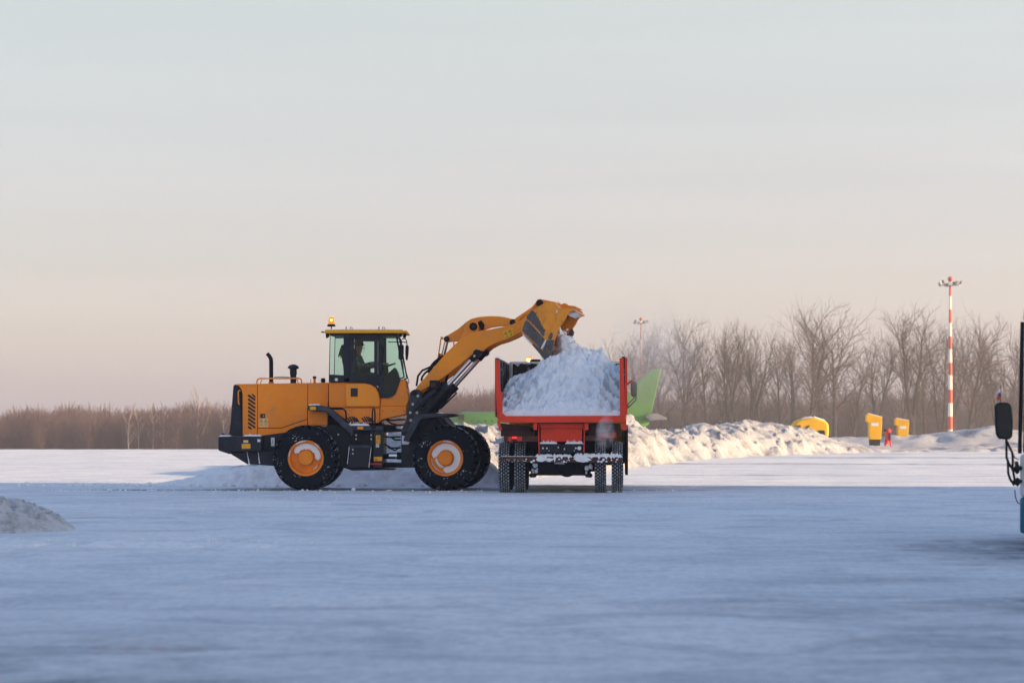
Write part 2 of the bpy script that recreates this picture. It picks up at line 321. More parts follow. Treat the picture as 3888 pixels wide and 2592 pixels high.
def bare(x, y):  # darkening mask: ruts, slush, icy and wet ground, plus painted shade
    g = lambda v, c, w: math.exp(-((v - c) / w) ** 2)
    v = .75 * g(y, 50.75, .42) * sm((x + 11) / 3) * sm((5 - x) / 1.5) + .42 * g(y, 52.2, .9) * sm((x - 1.5) / 1.5) * sm((11 - x) / 5) + 1.2 * g(x, 6.6, 1.9) * g(y, 25.6, 2.2)  # rut, slush path, then wet ground and painted shade under the bus
    v += .50 * sm((x - .8) / 3.2) * sm((25 - y) / 9) * (.55 + .9 * nz(x * .6, y * .5, 3.)) + .42 * sm((-x - .9) / 1.2) * sm((16.5 - y) / 3.5) + .17 * sm((24 - y) / 12)  # darker at near right, near left corner and towards the camera
    if y > 56.5 and x > 2: v += sm((x - 2 - (y - 60) * .06) / 2) * (.45 * g(y, 57.9 - x * .05, .16) + .5 * g(y, 65.8 - x * .1, .42) + .6 * g(y, 86.5 - x * .2, 1.3) + .6 * g(y, 103 - x * .15, 2.4) * sm((x - 9) / 5) + .3 * g(y, 114, 3))  # shadow bands across the sunlit field, painted in as darker strips
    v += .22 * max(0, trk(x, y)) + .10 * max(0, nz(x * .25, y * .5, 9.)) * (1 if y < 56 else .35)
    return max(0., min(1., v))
def clump(x, y, z=0., s=1.):
    d = noise.voronoi(Vector((x * s, y * s, z * s)))[0]
    return math.sqrt(max(0., 1 - (1.25 * d[0]) ** 2)) * .8 + .25 * (d[1] - d[0]) - .18
ys = []; y = 2.0
while y < 60: ys.append(y); y += .06 + y * .0035
while y < 160: ys.append(y); y += .35 + (y - 60) * .006
while y < 4200: ys.append(y); y *= 1.09
mb = MB(); cols = 230
for y in ys:
    half = max(70, y * .6)
    for i in range(cols + 1):
        u = i / cols * 2 - 1; x = half * (abs(u) ** 2.2) * (1 if u > 0 else -1) if half > 0 else 0
        mb.v.append((x, y, G(x, y)))
w = cols + 1
for j in range(len(ys) - 1):
    for i in range(cols): mb.f.append((j * w + i, j * w + i + 1, (j + 1) * w + i + 1, (j + 1) * w + i))
b = len(mb.v)      # apron behind the camera and under the hangar
mb.v += [(-70, -120, 0), (200, -120, 0), (200, 2, 0), (-70, 2, 0)]; mb.f.append((b, b + 1, b + 2, b + 3)); mb.mi = [0] * len(mb.f)
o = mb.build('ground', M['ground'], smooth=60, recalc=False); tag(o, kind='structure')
at_ = o.data.attributes.new('bare', 'FLOAT', 'POINT'); at_.data.foreach_set('value', [bare(v[0], v[1]) if 2 <= v[1] < 128 and abs(v[0]) < 30 else 0. for v in mb.v])  # 'bare' holds ruts, icy and wet ground together with painted shade

def relief(name, mat, x0, x1, y0, y1, step, hf, label, cat, kind=None, group=None, stepy=None):
    """a lumpy body of snow rising out of the ground where hf(x, y) > 0"""
    stepy = stepy or step
    nx = int((x1 - x0) / step); ny = int((y1 - y0) / stepy); mb = MB(); idx = {}
    H = [[hf(x0 + i * step, y0 + j * stepy) for i in range(nx + 1)] for j in range(ny + 1)]
    def vid(i, j):
        if (i, j) not in idx:
            x, y = x0 + i * step, y0 + j * stepy; idx[(i, j)] = len(mb.v)
            h = H[j][i]; mb.v.append((x + .25 * step * nz(x * 9, y * 9, 2.), y + .25 * stepy * nz(x * 9, y * 9, 7.), G(x, y) + (h if h > 0 else -.05)))
        return idx[(i, j)]
    for j in range(ny):
        for i in range(nx):
            if max(H[j][i], H[j][i + 1], H[j + 1][i], H[j + 1][i + 1]) > 0:
                mb.f.append((vid(i, j), vid(i + 1, j), vid(i + 1, j + 1), vid(i, j + 1)))
    mb.mi = [0] * len(mb.f)
    cx, cy = (x0 + x1) / 2, (y0 + y1) / 2
    o = mb.build(name, mat, smooth=50, recalc=False, loc=(cx, cy, 0)); return tag(o, label, cat, group, kind)
# the big bank runs from behind the machines diagonally away to the right:  x, y(front foot), y(back), height
bank_tab = [(-8, 68, 76, 0), (-6, 65, 79, .45), (-4.2, 61.5, 82, .85), (-2.6, 59.6, 84, .98), (-1.2, 59.0, 86, 1.05), (.4, 59.6, 87, 1.12), (1.6, 67, 88, 1.3), (2.8, 70, 92, 1.6), (4.2, 76, 97, 1.75), (6.0, 89, 106, 1.48), (8.0, 98, 113, 1.28),
            (10.5, 104, 119, 1.38), (13.0, 110, 125, 1.25), (15.5, 114, 128, .75), (17.5, 119, 131, .25), (20, 122, 133, .13), (23, 123, 134, .13), (26, 124, 136, .25), (30, 124, 136, .3)]
from functools import lru_cache
@lru_cache(None)
def bank_at(x): return [sum(interp([(r[0], r[q]) for r in bank_tab], x + d) for d in (-1.6, -.8, 0, .8, 1.6)) / 5 for q in (1, 2, 3)]
def bank_h(x, y):
    f, k, h = bank_at(x); f1 = bank_at(round(x + .5, 3)); sf = math.hypot(1, (f1[0] - f) / .5); sk = math.hypot(1, (f1[1] - k) / .5)
    df = (y - f) / sf + .5 * nz(x * .9, y * .35, 2.) + .25 * nz(x * 2.2, y * .9, 5.); dk = (k - y) / sk
    if df < -.1 or dk < -.1: return -1
    prof = (.35 * sm(df / 1.0) + .65 * sm((df - .3) / 3.0)) * sm(dk / 2.0)
    wx, wy = x + .3 * nz(x * 1.5, y * 1.5, 4.), y + .3 * nz(x * 1.5, y * 1.5, 8.)
    lum = clump(wx, wy * .8, 0, 1.1) * .26 + clump(wx, wy, 5., 2.3) * .24 + clump(wx, wy, 8., 4.3) * .16 + .20 * nz(x * .35, y * .2, 1.) + .10 * nz(x * 6, y * 6)
    return h * prof * (.9 + .2 * nz(x * .8, y * .12, 4.)) + (lum - .04) * min(1, prof * 5) * min(1, h + .15) - .03
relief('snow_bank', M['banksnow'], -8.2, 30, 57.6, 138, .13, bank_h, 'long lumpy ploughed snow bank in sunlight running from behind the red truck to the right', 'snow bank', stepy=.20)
def ridge(x, y):
    c = 54.75 + .25 * nz(x * .3, 1.) - .02 * (x + 6); t = 1 - abs(y - c) / 1.45
    if t <= 0: return -1
    env = (sm((x + 8.8) / 3.6) if x < -5 else 1) * sm((.2 - x) / .9)
    hh = .32 + .14 * sm((x + 8) / 5)
    return env * (hh * sm(t * 1.4) + (clump(x, y, 0, 2.4) * .20 + clump(x, y, 2., 6) * .15 + clump(x, y, 5., 13) * .06 - .07) * sm(t * 2)) - .02
relief('snow_ridge', M['snow'], -12, 1.0, 53.0, 56.6, .06, ridge, 'low crumbled ridge of shaded snow on the ground behind the wheel loader', 'snow ridge')
def pile(x, y):
    d = math.hypot((x + 7.15) / 1.52, (y - 31.2) / 1.3)
    if d > 1.1: return -1
    p = max(0, 1 - d); return .52 * p ** .8 + (clump(x, y, 0, 4) * .14 + clump(x, y, 3, 9) * .12 + clump(x, y, 6, 20) * .05 - .07) * min(1, p * 5) - .015
relief('snow_pile', M['dirtysnow'], -9.2, -5.2, 29.4, 33.2, .04, pile, 'small greyish heap of dirty snow at the left edge of the apron', 'snow pile')
def windrow(x, y):
    c = 27.2 - .12 * (x + 6) + .5 * nz(x * .5, 9.); t = 1 - abs(y - c) / .5
    if t <= 0: return -1
    return sm(t * 1.3) * (.11 * max(0, nz(x * 1.7, 2.) + .25) + clump(x, y, 0, 7) * .05 - .02) * sm((x + 8) / 1) * sm((-2.2 - x) / 1.2) - .008
relief('snow_windrow', M['snow'], -8, -2.2, 26, 28.6, .035, windrow, 'thin broken windrow of snow crumbs in front of the dirty heap', 'snow windrow')
def far_ridge(x, y):
    t = 1 - abs(y - 152) / 7
    if t <= 0: return -1
    h = interp([(16, 0), (20, .75), (26, 1.0), (30.2, 1.62), (33, 1.0), (37, .3), (40, 0)], x) 
    return h * .85 * sm(t * 1.5) + (.22 * nz(x * .9, y * .5) + .15 * clump(x, y, 0, 1.3)) * sm(t * 2) - .03 - (0 if h > 0 else 1)
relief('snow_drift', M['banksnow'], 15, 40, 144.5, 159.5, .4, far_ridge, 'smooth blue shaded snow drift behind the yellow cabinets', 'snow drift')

# loose crumbs of snow lying on the apron, countless
def rock(mb, c, r, q):
    vs = []; fs = []
    n, m = 6, 4
    for i in range(m + 1):
        a = math.pi * i / m
        for j in range(n):
            bb = 2 * math.pi * j / n; d = Vector((math.sin(a) * math.cos(bb), math.sin(a) * math.sin(bb), math.cos(a) * .75))
            d *= r * (1 + .35 * noise.noise(d * 2 + Vector((q, q * 3.7, 0)))); vs.append(Vector(c) + d)
    mb.add(vs, [(i * n + j, i * n + (j + 1) % n, (i + 1) * n + (j + 1) % n, (i + 1) * n + j) for i in range(m) for j in range(n)])
mb = MB()
for k in range(520):
    t = rnd.random()
    if t < .30: x, y, r = rnd.uniform(-9.5, 3.8), rnd.gauss(49.3, .55), rnd.uniform(.008, .03)
    elif t < .5: x, y, r = rnd.uniform(-11, 0), rnd.gauss(53.6, .35), rnd.uniform(.02, .08)
    elif t < .62: x, y, r = rnd.uniform(-8, -2), rnd.gauss(27.5, .5), rnd.uniform(.008, .03)
    elif t < .75: x, y, r = rnd.uniform(-7, -1.5), rnd.gauss(45, 2), rnd.uniform(.006, .02)
    elif t < .97: x, y, r = rnd.uniform(-9.5, -5), rnd.gauss(50.5, 1.2), rnd.uniform(.006, .018)
    elif t < .985: x, y, r = rnd.uniform(-11, 0), rnd.gauss(53.4, .4), rnd.uniform(.02, .05)
    else: x, y, r = rnd.uniform(-9, 3), rnd.gauss(52, 1.5), rnd.uniform(.006, .015)
    rock(mb, (x, y, G(x, y) + r * .3), r, k)
for x, y, r in ((1.75, 48.5, .055), (1.95, 48.35, .035), (2.1, 48.4, .035), (-3.25, 49.6, .05), (-8.2, 49.2, .05), (-5.2, 49.5, .03)): rock(mb, (x, y, G(x, y) + r * .6), r, x)
tag(mb.build('snow_crumbs', M['snow'], smooth=60, recalc=False), 'loose crumbs of snow scattered over the apron around the machines', 'snow crumbs', kind='stuff')
# faint red painted marking showing through the snow
mb = MB()
def strip(x0, x1, ya, yb, wd, n=24, ph=0):
    for i in range(n):
        t0, t1 = i / n, (i + 1) / n
        if nz(i * .45 + ph, 4.4) < -.28: continue
        q = []
        for t in (t0, t1):
            x = x0 + (x1 - x0) * t; y = ya + (yb - ya) * t; w_ = wd * (.7 + .5 * nz(t * 9 + ph, 2.)); q.append((x, y - w_, y + w_))
        mb.add([(q[0][0], q[0][1], G(q[0][0], q[0][1]) + .012), (q[1][0], q[1][1], G(q[1][0], q[1][1]) + .012), (q[1][0], q[1][2], G(q[1][0], q[1][2]) + .012), (q[0][0], q[0][2], G(q[0][0], q[0][2]) + .012)], [(0, 1, 2, 3)])
strip(-2.56, -2.02, 14.57, 14.50, .028); strip(-1.98, -1.0 - .98, 14.5, 14.45, .03); strip(-2.02, -2.0 + .0, 14.4, 14.4, .02)
strip(-2.02, -1.85, 14.45, 14.40, .028, 10); 
M['redline'] = paint('faded_red_line', (.62, .08, .12), (.5, .35, .42), .5, .7, 12, edge=(.35, .6), bump=0)
tag(mb.build('painted_line', M['redline'], smooth=0), kind='structure')

# ------------------------------------------------------------------ wheel loader
LC = 51.155                                   # centre plane of the rear frame
loader = empty('wheel_loader', (-3.9, LC, 0), 'orange wheel loader with raised boom and black counterweight dumping snow into the red truck', 'wheel loader')
AL = R_(6.3); NA = Vector((math.sin(AL), math.cos(AL), 0)); HA = Vector((math.cos(AL), -math.sin(AL), 0))
PIV = Vector(((1478 - CX) / F * LC, LC, 0))
def A(px, py, off):                           # photo point on the front-frame plane lying off metres from its middle
    p0 = PIV + NA * off; r = Vector(((px - CX) / F, 1, 0)); t = NA.dot(p0) / NA.dot(r)
    return Vector((r.x * t, t, CAMH + (HOR - py) / F * t))
def AC(c, x, y, off): return A(*c(x, y), off)
def apoly(mb, c, pts, o0, o1, mi=0): return mb.prism([AC(c, x, y, o0) for x, y in pts], NA * (o1 - o0), mi)

def acopy(mb, c, pts, base, o0, o1, mi=0): return mb.prism([AC(c, x, y, base) + NA * (o0 - base) for x, y in pts], NA * (o1 - o0), mi)
def ragged(pts, amp=6, n=5, seed=0):
    out = []
    for i, (x0, y0) in enumerate(pts):
        x1, y1 = pts[(i + 1) % len(pts)]
        for k in range(n):
            t = k / n; x, y = x0 + (x1 - x0) * t, y0 + (y1 - y0) * t; out.append((x + amp * 2 * nz(x * .11, y * .11, seed), y + amp * 2 * nz(x * .11, y * .11, seed + 5)))
    return out
def big_wheel(cen, ax, snowmode, near=True, ph=0.):
    """cen: centre of the tyre; ax: axle direction pointing away from the side that shows"""
    R, W, rr = .685, .445, .355; cen = Vector(cen); ax = Vector(ax)
    m = MB()
    m.lathe(cen, ax, [(0.001, -.50 * W), (.135, -.50 * W), (.15, -.47 * W), (.152, -.30 * W), (.165, -.22 * W), (.30, -.20 * W), (.318, -.30 * W), (.33, -.42 * W), (.352, -.44 * W), (.372, -.47 * W), (.374, -.40 * W), (.36, -.2 * W), (.36, .4 * W), (.2, .42 * W), (0.001, .42 * W)], 48)
    u = Vector((0, 0, 1)); w_ = ax.cross(u)
    for k in range(12):
        a = 2 * math.pi * k / 12 + .2; c = cen + (u * math.cos(a) + w_ * math.sin(a)) * .195
        m.cyl(c - ax * .25 * W, c - ax * .18 * W, .018, 6)
    wh = m.build('wheel', M['rim'], loader, smooth=35)
    t = MB(); prof = [(rr, -.40 * W), (rr + .03, -.465 * W), (rr + .10, -.50 * W), (.56, -.505 * W), (.60, -.485 * W), (.615, -.42 * W), (.625, 0), (.615, .42 * W), (.60, .485 * W), (.56, .505 * W), (rr + .10, .5 * W), (rr + .03, .465 * W), (rr, .40 * W)]
    t.lathe(cen, ax, prof, 64)
    n = 28; flat = cen.z - .0
    for side in (-1, 1):
        for k in range(n):
            a0 = 2 * math.pi * (k + (.5 if side > 0 else 0)) / n + ph; dw = 2 * math.pi / n * .33
            pr = [(.575, -.507), (.642, -.502), (.680, -.42), (.687, -.03), (.62, -.03), (.60, -.43)]
            vs = []
            for da in (-dw, dw):
                for (r_, h) in pr:
                    sk = .10 * (1 - abs(h) * 2) * side; a = a0 + da * (1 if r_ > .61 else .7) + sk
                    q = cen + ax * (h * W if side < 0 else -h * W) + (u * math.cos(a) + w_ * math.sin(a)) * r_
                    vs.append(q)
            k6 = len(pr)
            t.add(vs, [tuple(range(k6)), tuple(range(2 * k6 - 1, k6 - 1, -1))] + [(i, i + k6, (i + 1) % k6 + k6, (i + 1) % k6) for i in (0, 1, 3, 4, 5)], 0); t.add(vs, [(i, i + k6, i + 1 + k6, i + 1) for i in (2,)], 1)
    gz0 = -.012
    t.v = [(v[0], v[1], max(v[2], gz0)) for v in t.v]
    ty = t.build('tyre', [M['speck'], M['lug']], wh, smooth=40)
    if snowmode:
        s = MB(); n = 72; h0 = -.235 * W
        def ring(a0, a1, r0, r1, hh, wob=.0):
            k = max(4, int(abs(a1 - a0) / (2 * math.pi) * 72)); vs = []
            for i in range(k + 1):
                a = a0 + (a1 - a0) * i / k; e = min(1, min(i, k - i) / 2.5) if abs(a1 - a0) < 6.2 else 1
                mid = (r0 + r1) / 2; g = (r1 - r0) / 2 * (.3 + .7 * e)
                ra = mid - g * (1 + wob * nz(a * 5, r0 * 9)); rb = mid + g
                for r_, h in ((ra, hh), (ra + .01, hh - .02), (rb - .01, hh - .022), (rb, hh)):
                    s.v.append(tuple(cen + ax * h + (u * math.cos(a) + w_ * math.sin(a)) * r_))
            b0 = len(s.v) - 4 * (k + 1)
            for i in range(k):
                for j in range(3): s.f.append((b0 + i * 4 + j, b0 + i * 4 + j + 1, b0 + i * 4 + 4 + j + 1, b0 + i * 4 + 4 + j)); s.mi.append(0)
        # angle 0 is up; increasing angle goes along ax x up
        if snowmode == 'front':
            sgn = 1
            ring(-1.55, 3.35, .165, .314, h0, .1); ring(3.3, 4.75, .165, .222, h0, .3); ring(3.3, 4.75, .292, .314, h0, .3); ring(-.1, .55, .335, .362, -.475 * W)
        else:
            ring(-1.15, 1.75, .178, .314, h0, .45); ring(-.62, -.0, .333, .364, -.478 * W); ring(.55, .95, .333, .364, -.478 * W); ring(-1.5, -1.1, .333, .364, -.478 * W); ring(2.1, 2.6, .27, .30, h0, .3)
        s.build('wheel_snow', M['cap'], wh, smooth=60, recalc=False)
    return wh
axY = Vector((0, 1, 0)); W2 = .2225
rc = P(1160.5, 1742, 50.0); rc.z = .668
big_wheel((rc.x, 50.0 + W2, rc.z), axY, 'rear'); big_wheel((rc.x, 52.31 - W2, rc.z), axY, None, ph=.07)
fo = -1.155; fc = A(1690, 1743, fo); fc.z = .668
big_wheel(fc + NA * W2, NA, 'front', ph=.05); big_wheel(fc + NA * (2.31 - W2), NA, None, ph=.12)
# axles
MB().cyl((rc.x, 50.3, .668), (rc.x, 52.0, .668), .13, 14).build('axle', M['black'], loader)
MB().cyl(fc + NA * .35, fc + NA * 2.0, .13, 14).build('axle', M['black'], loader)

Y1, Y2 = 50.60, 2 * LC - 50.60                # hood sides
# hood core (dark, seen only in the seams), and panels standing 12 mm proud
m = MB(); rpoly(m, c1, [(225, 612), (970, 600), (965, 940), (263, 1024)], Y1 + .012, Y2 - .012); m.build('engine_bay', M['blacker'], loader)
for nm, pts in (('hood_panel', [(208, 604), (384, 602), (384, 1029), (264, 1029), (264, 690), (255, 650), (232, 618)]),
                ('side_door', [(388, 602), (801, 597), (799, 891), (584, 966), (388, 966)]),
                ('lower_panel', [(388, 971), (585, 971), (799, 896), (799, 952), (700, 960), (586, 1029), (388, 1029)]),
                ('tank_panel', [(805, 597), (973, 592), (969, 948), (803, 948)])):
    m = MB(); rpoly(m, c1, pts, Y1, Y1 + .02); a = m.build(nm, M['orange'], loader, bevel=.008)
    m = MB(); m.prism([(v.x, Y2, v.z) for v in [RY(c1, x, y, Y1) for x, y in pts]], (0, -.02, 0)); m.build(nm, M['orange'], loader, bevel=.008)
m = MB(); rpoly(m, c1, [(206, 604), (973, 592), (973, 604), (212, 616)], Y1 + .022, Y2 - .022); m.build('hood_top', M['orange'], loader, bevel=.006)
m = MB(); rpoly(m, c1, [(187, 618), (203, 606), (228, 618), (250, 652), (260, 690), (260, 1032), (150, 1032), (163, 930), (176, 760)], Y1 + .03, Y2 - .03); gr = m.build('rear_grille', M['black'], loader, bevel=.01)
m = MB(); q = [RY(c1, x, y, Y1 + .0) for x, y in ((240, 772), (230, 765), (228, 665), (238, 655), (244, 662))]; m.tube(q, .014, 8); m.build('handle', M['orange2'], gr)
m = MB()                                       # slanted vents
for k in range(9):
    yb = 700 + k * 32.5; pts = [(308, yb - 6), (314, yb - 12), (370, yb + 28), (370, yb + 40), (362, yb + 42), (308, yb + 6)]
    if k == 8: pts = [(308, yb - 6), (314, yb - 12), (345, yb + 12), (330, yb + 20), (308, yb + 6)]
    rpoly(m, c1, pts, Y1 - .004, Y1 + .004)
rpoly(m, c1, [(336, 690), (346, 684), (370, 704), (370, 720), (362, 716)], Y1 - .004, Y1 + .004)
m.build('vent', M['ink'], loader)
m = MB(); rpoly(m, c1, [(410, 850), (450, 850), (450, 884), (410, 884)], Y1 - .005, Y1 + .003); lt = m.build('door_latch', M['ink'], loader)
m = MB(); m.cyl(RY(c1, 437, 867, Y1 - .012), RY(c1, 437, 867, Y1), .014, 10); m.build('lock', M['bolt'], lt)
def warn_tri(mb, c, x, y, s, Y, fn=None, wd=3):
    fn = fn or (lambda X, YY: RY(c, X, YY, Y)); pts = [(x, y - s), (x + s, y + s * .75), (x - s, y + s * .75)]
    for i in range(3):
        a, b_ = fn(*pts[i]), fn(*pts[(i + 1) % 3]); mb.tube([a, b_], .0035 * wd / 3, 4)
    mb.tube([fn(x, y - s * .3), fn(x, y + s * .45)], .0035, 4)
m = MB(); rpoly(m, c1, [(400, 888), (474, 888), (474, 960), (400, 960)], Y1 - .003, Y1 + .003); dc = m.build('warning_sticker', M['paledecal'], loader)
m = MB(); warn_tri(m, c1, 418, 908, 13, Y1 - .004); warn_tri(m, c1, 456, 908, 13, Y1 - .004)
m.tube([RY(c1, 410, 940, Y1 - .004), RY(c1, 426, 938, Y1 - .004)], .005, 4); m.tube([RY(c1, 420, 932, Y1 - .004), RY(c1, 420, 946, Y1 - .004)], .004, 4)
m.lathe(RY(c1, 455, 938, Y1 - .004), axY, [(.013, -.002), (.018, -.002), (.018, .002), (.013, .002)], 12, closed=True)
m.build('print', M['ink'], dc)
# engine-top furniture
m = MB()
for Y in (Y1 + .06, Y2 - .06):
    m.tube([RY(c1, x, y, Y) for x, y in ((382, 600), (382, 580), (390, 563), (410, 558), (560, 558), (720, 556), (744, 562), (752, 580), (752, 598))], .016, 8)
m.tube([RY(c1, x, y, Y1 + .06) for x, y in ((412, 600), (414, 585), (425, 570))], .012, 6)
m.tube([RY(c1, 712, 560, Y1 + .06), RY(c1, 720, 580, Y1 + .06), RY(c1, 722, 596, Y1 + .06)], .012, 6)
m.build('grab_rail', M['orange2'], loader)
Ye = LC - .1
m = MB(); m.tube([RY(c1, x, y, Ye) for x, y in ((500, 600), (500, 500), (500, 420), (497, 395), (486, 374), (466, 352))], [.045, .045, .045, .043, .041, .04], 14); m.build('exhaust_pipe', M['blacker'], loader)
m = MB(); m.cyl(RY(c1, 500, 598, Ye), RY(c1, 500, 588, Ye), .06, 14); m.build('pipe_clamp', M['orange'], loader)
m = MB(); b0 = RY(c1, 683, 600, Ye); t0 = RY(c1, 683, 442, Ye); hh = t0.z - b0.z
m.lathe(b0, (0, 0, 1), [(.062, 0), (.066, hh * .45), (.075, hh * .48), (.072, hh * .75), (.12, hh * .80), (.118, hh * .86), (.09, hh * .94), (.03, hh), (.001, hh)], 24); m.build('air_intake', M['black'], loader)
m = MB(); m.tube([RY(c1, x, y, Ye) for x, y in ((525, 548), (600, 547), (655, 549))], .008, 6); m.build('intake_strut', M['blacker'], loader)
m = MB(); m.cyl(RY(c1, 858, 596, LC - .35), RY(c1, 858, 556, LC - .35), .026, 12); fl = m.build('filler_neck', M['orange'], loader)
m = MB(); m.cyl(RY(c1, 858, 558, LC - .35), RY(c1, 858, 540, LC - .35), .038, 12); m.build('filler_cap', M['blacker'], fl)
m = MB(); m.cyl(RY(c1, 929, 592, LC - .3), RY(c1, 929, 556, LC - .3), .045, 12); m.cyl(RY(c1, 929, 578, LC - .3), RY(c1, 929, 574, LC - .3), .07, 12); m.cyl(RY(c1, 827, 596, LC - .3), RY(c1, 827, 566, LC - .3), .006, 6)
m.build('radiator_cap', M['blacker'], loader)
# counterweight
YC = 50.18; YD = 2 * LC - YC
m = MB(); rpoly(m, c1, [(62, 1038), (158, 1036), (420, 1034), (418, 1160), (165, 1163), (158, 1184), (62, 1152)], YC, YD)
rpoly(m, c1, [(164, 1166), (418, 1164), (560, 1160), (560, 1285), (505, 1279), (300, 1265), (172, 1186)], YC + .12, YD - .12); cw = m.build('counterweight', M['black'], loader, bevel=.02)
m = MB(); rpoly(m, c1, [(256, 1097), (328, 1097), (328, 1138), (256, 1138)], YC - .008, YC + .002); m.build('reflector', M['decal'], cw)
m = MB(); rpoly(m, c1, [(270, 1067), (310, 1067), (310, 1089), (270, 1089)], YC - .005, YC + .002); m.build('reflector', M['paledecal'], cw)
m = MB(); rpoly(m, c1, [(386, 1060), (410, 1060), (410, 1082), (386, 1082)], YC - .004, YC + .002); m.build('sticker', M['white'], cw)
m = MB(); m.tube([RY(c1, x, y, YC + .3) for x, y in ((92, 1036), (94, 1018), (102, 1012), (110, 1018), (111, 1036))], .012, 6); m.build('lifting_eye', M['blacker'], cw)
def snow_strip(mb, a, b_, wd, h, n=30, seed=0, drop=0.):
    a, b_ = Vector(a), Vector(b_); t = (b_ - a).normalized(); s = Vector((-t.y, t.x, 0)).normalized(); base = len(mb.v); k = 5
    for i in range(n + 1):
        p = a + (b_ - a) * i / n; e = min(1, min(i, n - i) / 2); hh = h * e * (.65 + .9 * (nz(i * .55 + seed, seed) + .3)); hh = max(.004, hh)
        for j, (q, hz) in enumerate(((-.5, -drop - .003), (-.47, .6), (0, 1), (.47, .6), (.5, -.003))):
            z = hz * hh if hz > 0 else (hz if j else -.003 - drop * (max(0, nz(i * .4 + seed, 9. + seed)) * 2.2) * e)
            mb.v.append(tuple(p + s * wd * q + Vector((0, 0, z))))
    for i in range(n):
        for j in range(k - 1): mb.f.append((base + i * k + j, base + i * k + j + 1, base + (i + 1) * k + j + 1, base + (i + 1) * k + j)); mb.mi.append(0)
m = MB(); a = RY(c1, 64, 1037, YC); b_ = RY(c1, 154, 1037, YC); snow_strip(m, a + Vector((0, .35, 0)), b_ + Vector((0, .35, 0)), .64, .03, 20, 1)
a = RY(c1, 266, 1034, YC); b_ = RY(c1, 418, 1034, YC); snow_strip(m, a + Vector((0, .18, 0)), b_ + Vector((0, .18, 0)), .34, .035, 24, 5)
m.build('settled_snow', M['cap'], cw, smooth=60, recalc=False)
m = MB()
for pts in (((300, 1165), (305, 1195), (312, 1225), (318, 1262)), ((392, 1165), (396, 1190), (398, 1220), (405, 1262))):
    m.tube([RY(c1, x, y, YC + .11) for x, y in pts], [.007, .006, .010, .014], 6)
m.build('icicle', M['cap'], cw)
# chassis
YF = 50.55; YG = 2 * LC - YF
m = MB(); rpoly(m, c1, [(420, 1030), (1010, 950), (1130, 950), (1130, 1290), (900, 1300), (505, 1279), (420, 1270)], YF, YG); m.build('rear_frame', M['black'], loader, bevel=.01)
m = MB(); rpoly(m, c1, [(498, 1046), (528, 1046), (528, 1117), (498, 1117)], YF - .004, YF + .002); hk = m.build('hook_sticker', M['white'], loader)
m = MB(); m.tube([RY(c1, x, y, YF - .006) for x, y in ((512, 1062), (516, 1074), (508, 1080), (515, 1088), (507, 1092))], .005, 5); m.build('print', M['ink'], hk)
m = MB(); rpoly(m, c3, [(0, 390), (745, 395), (745, 960), (570, 985), (330, 985), (0, 880)], YF - .08, YG + .08); fr = m.build('mid_frame', M['black'], loader, bevel=.012)
YS = 50.22
m = MB(); rpoly(m, c3, [(266, 398), (600, 400), (740, 412), (740, 458), (270, 462)], YS, YF + .1); st = m.build('platform', M['dusty'], loader, bevel=.008)
m = MB(); rpoly(m, c3, [(405, 412), (480, 412), (480, 444), (405, 444)], YS - .004, YS + .002); m.build('sticker', M['decal'], st)
m = MB(); a = RY(c3, 272, 396, YS); b_ = RY(c3, 560, 398, YS); snow_strip(m, a + Vector((0, .16, 0)), b_ + Vector((0, .16, 0)), .30, .055, 24, 3); m.build('settled_snow', M['cap'], st, smooth=60, recalc=False)
m = MB(); rpoly(m, c3, [(272, 658), (590, 660), (588, 700), (572, 880), (560, 950), (268, 950)], YS + .02, YF); m.build('access_step', M['black'], loader, bevel=.01)
m = MB(); rpoly(m, c3, [(296, 652), (588, 656), (586, 694), (294, 692)], YS - .01, YS + .2); m.build('step_tread', M['dusty'], loader, bevel=.005)
m = MB(); rpoly(m, c3, [(346, 460), (360, 460), (360, 656), (346, 656)], YS + .03, YF); rpoly(m, c3, [(575, 460), (610, 460), (610, 660), (575, 660)], YS + .03, YF); rpoly(m, c3, [(615, 462), (738, 462), (738, 950), (615, 950)], YS + .06, YF); m.build('frame_plate', M['black'], loader, bevel=.006)
m = MB(); rpoly(m, c3, [(280, 952), (570, 950), (890, 966), (890, 980), (330, 988)], YS + .05, YF + .5); m.build('bottom_plate', M['blacker'], loader, bevel=.01)
m = MB(); rpoly(m, c3, [(565, 892), (720, 892), (720, 914), (565, 910)], YS + .045, YS + .07); m.build('red_stripe', M['dred'], loader)
m = MB()
for pts in (((272, 900), (284, 800), (296, 690), (300, 655)), ((556, 945), (566, 850), (580, 740), (588, 680))): m.tube([RY(c3, x, y, YS - .005) for x, y in pts], [.009, .005, .007, .003], 5)
m.build('ice_edge', M['cap'], loader)
for pts, mt in (([(647, 525), (706, 525), (706, 634), (647, 636)], 'decal'), ([(647, 640), (690, 640), (690, 682), (647, 682)], 'white'), ([(620, 808), (730, 806), (728, 862), (620, 864)], 'decal')):
    m = MB(); rpoly(m, c3, pts, YS + .055, YS + .062); dd = m.build('warning_sticker', M[mt], loader)
    m = MB()
    if mt == 'decal':
        x, y = pts[0]; warn_tri(m, c3, x + 30, y + 34, 20, YS + .05)
        if x > 640: m.tube([RY(c3, x + 14, y + 74, YS + .05), RY(c3, x + 14, y + 98, YS + .05)], .007, 4); m.tube([RY(c3, x + 44, y + 74, YS + .05), RY(c3, x + 44, y + 98, YS + .05)], .005, 4)
    else: m.lathe(RY(c3, 668, 661, YS + .052), axY, [(.016, -.002), (.021, -.002), (.021, .002), (.016, .002)], 14, closed=True)
    m.build('print', M['ink'], dd)
m = MB()
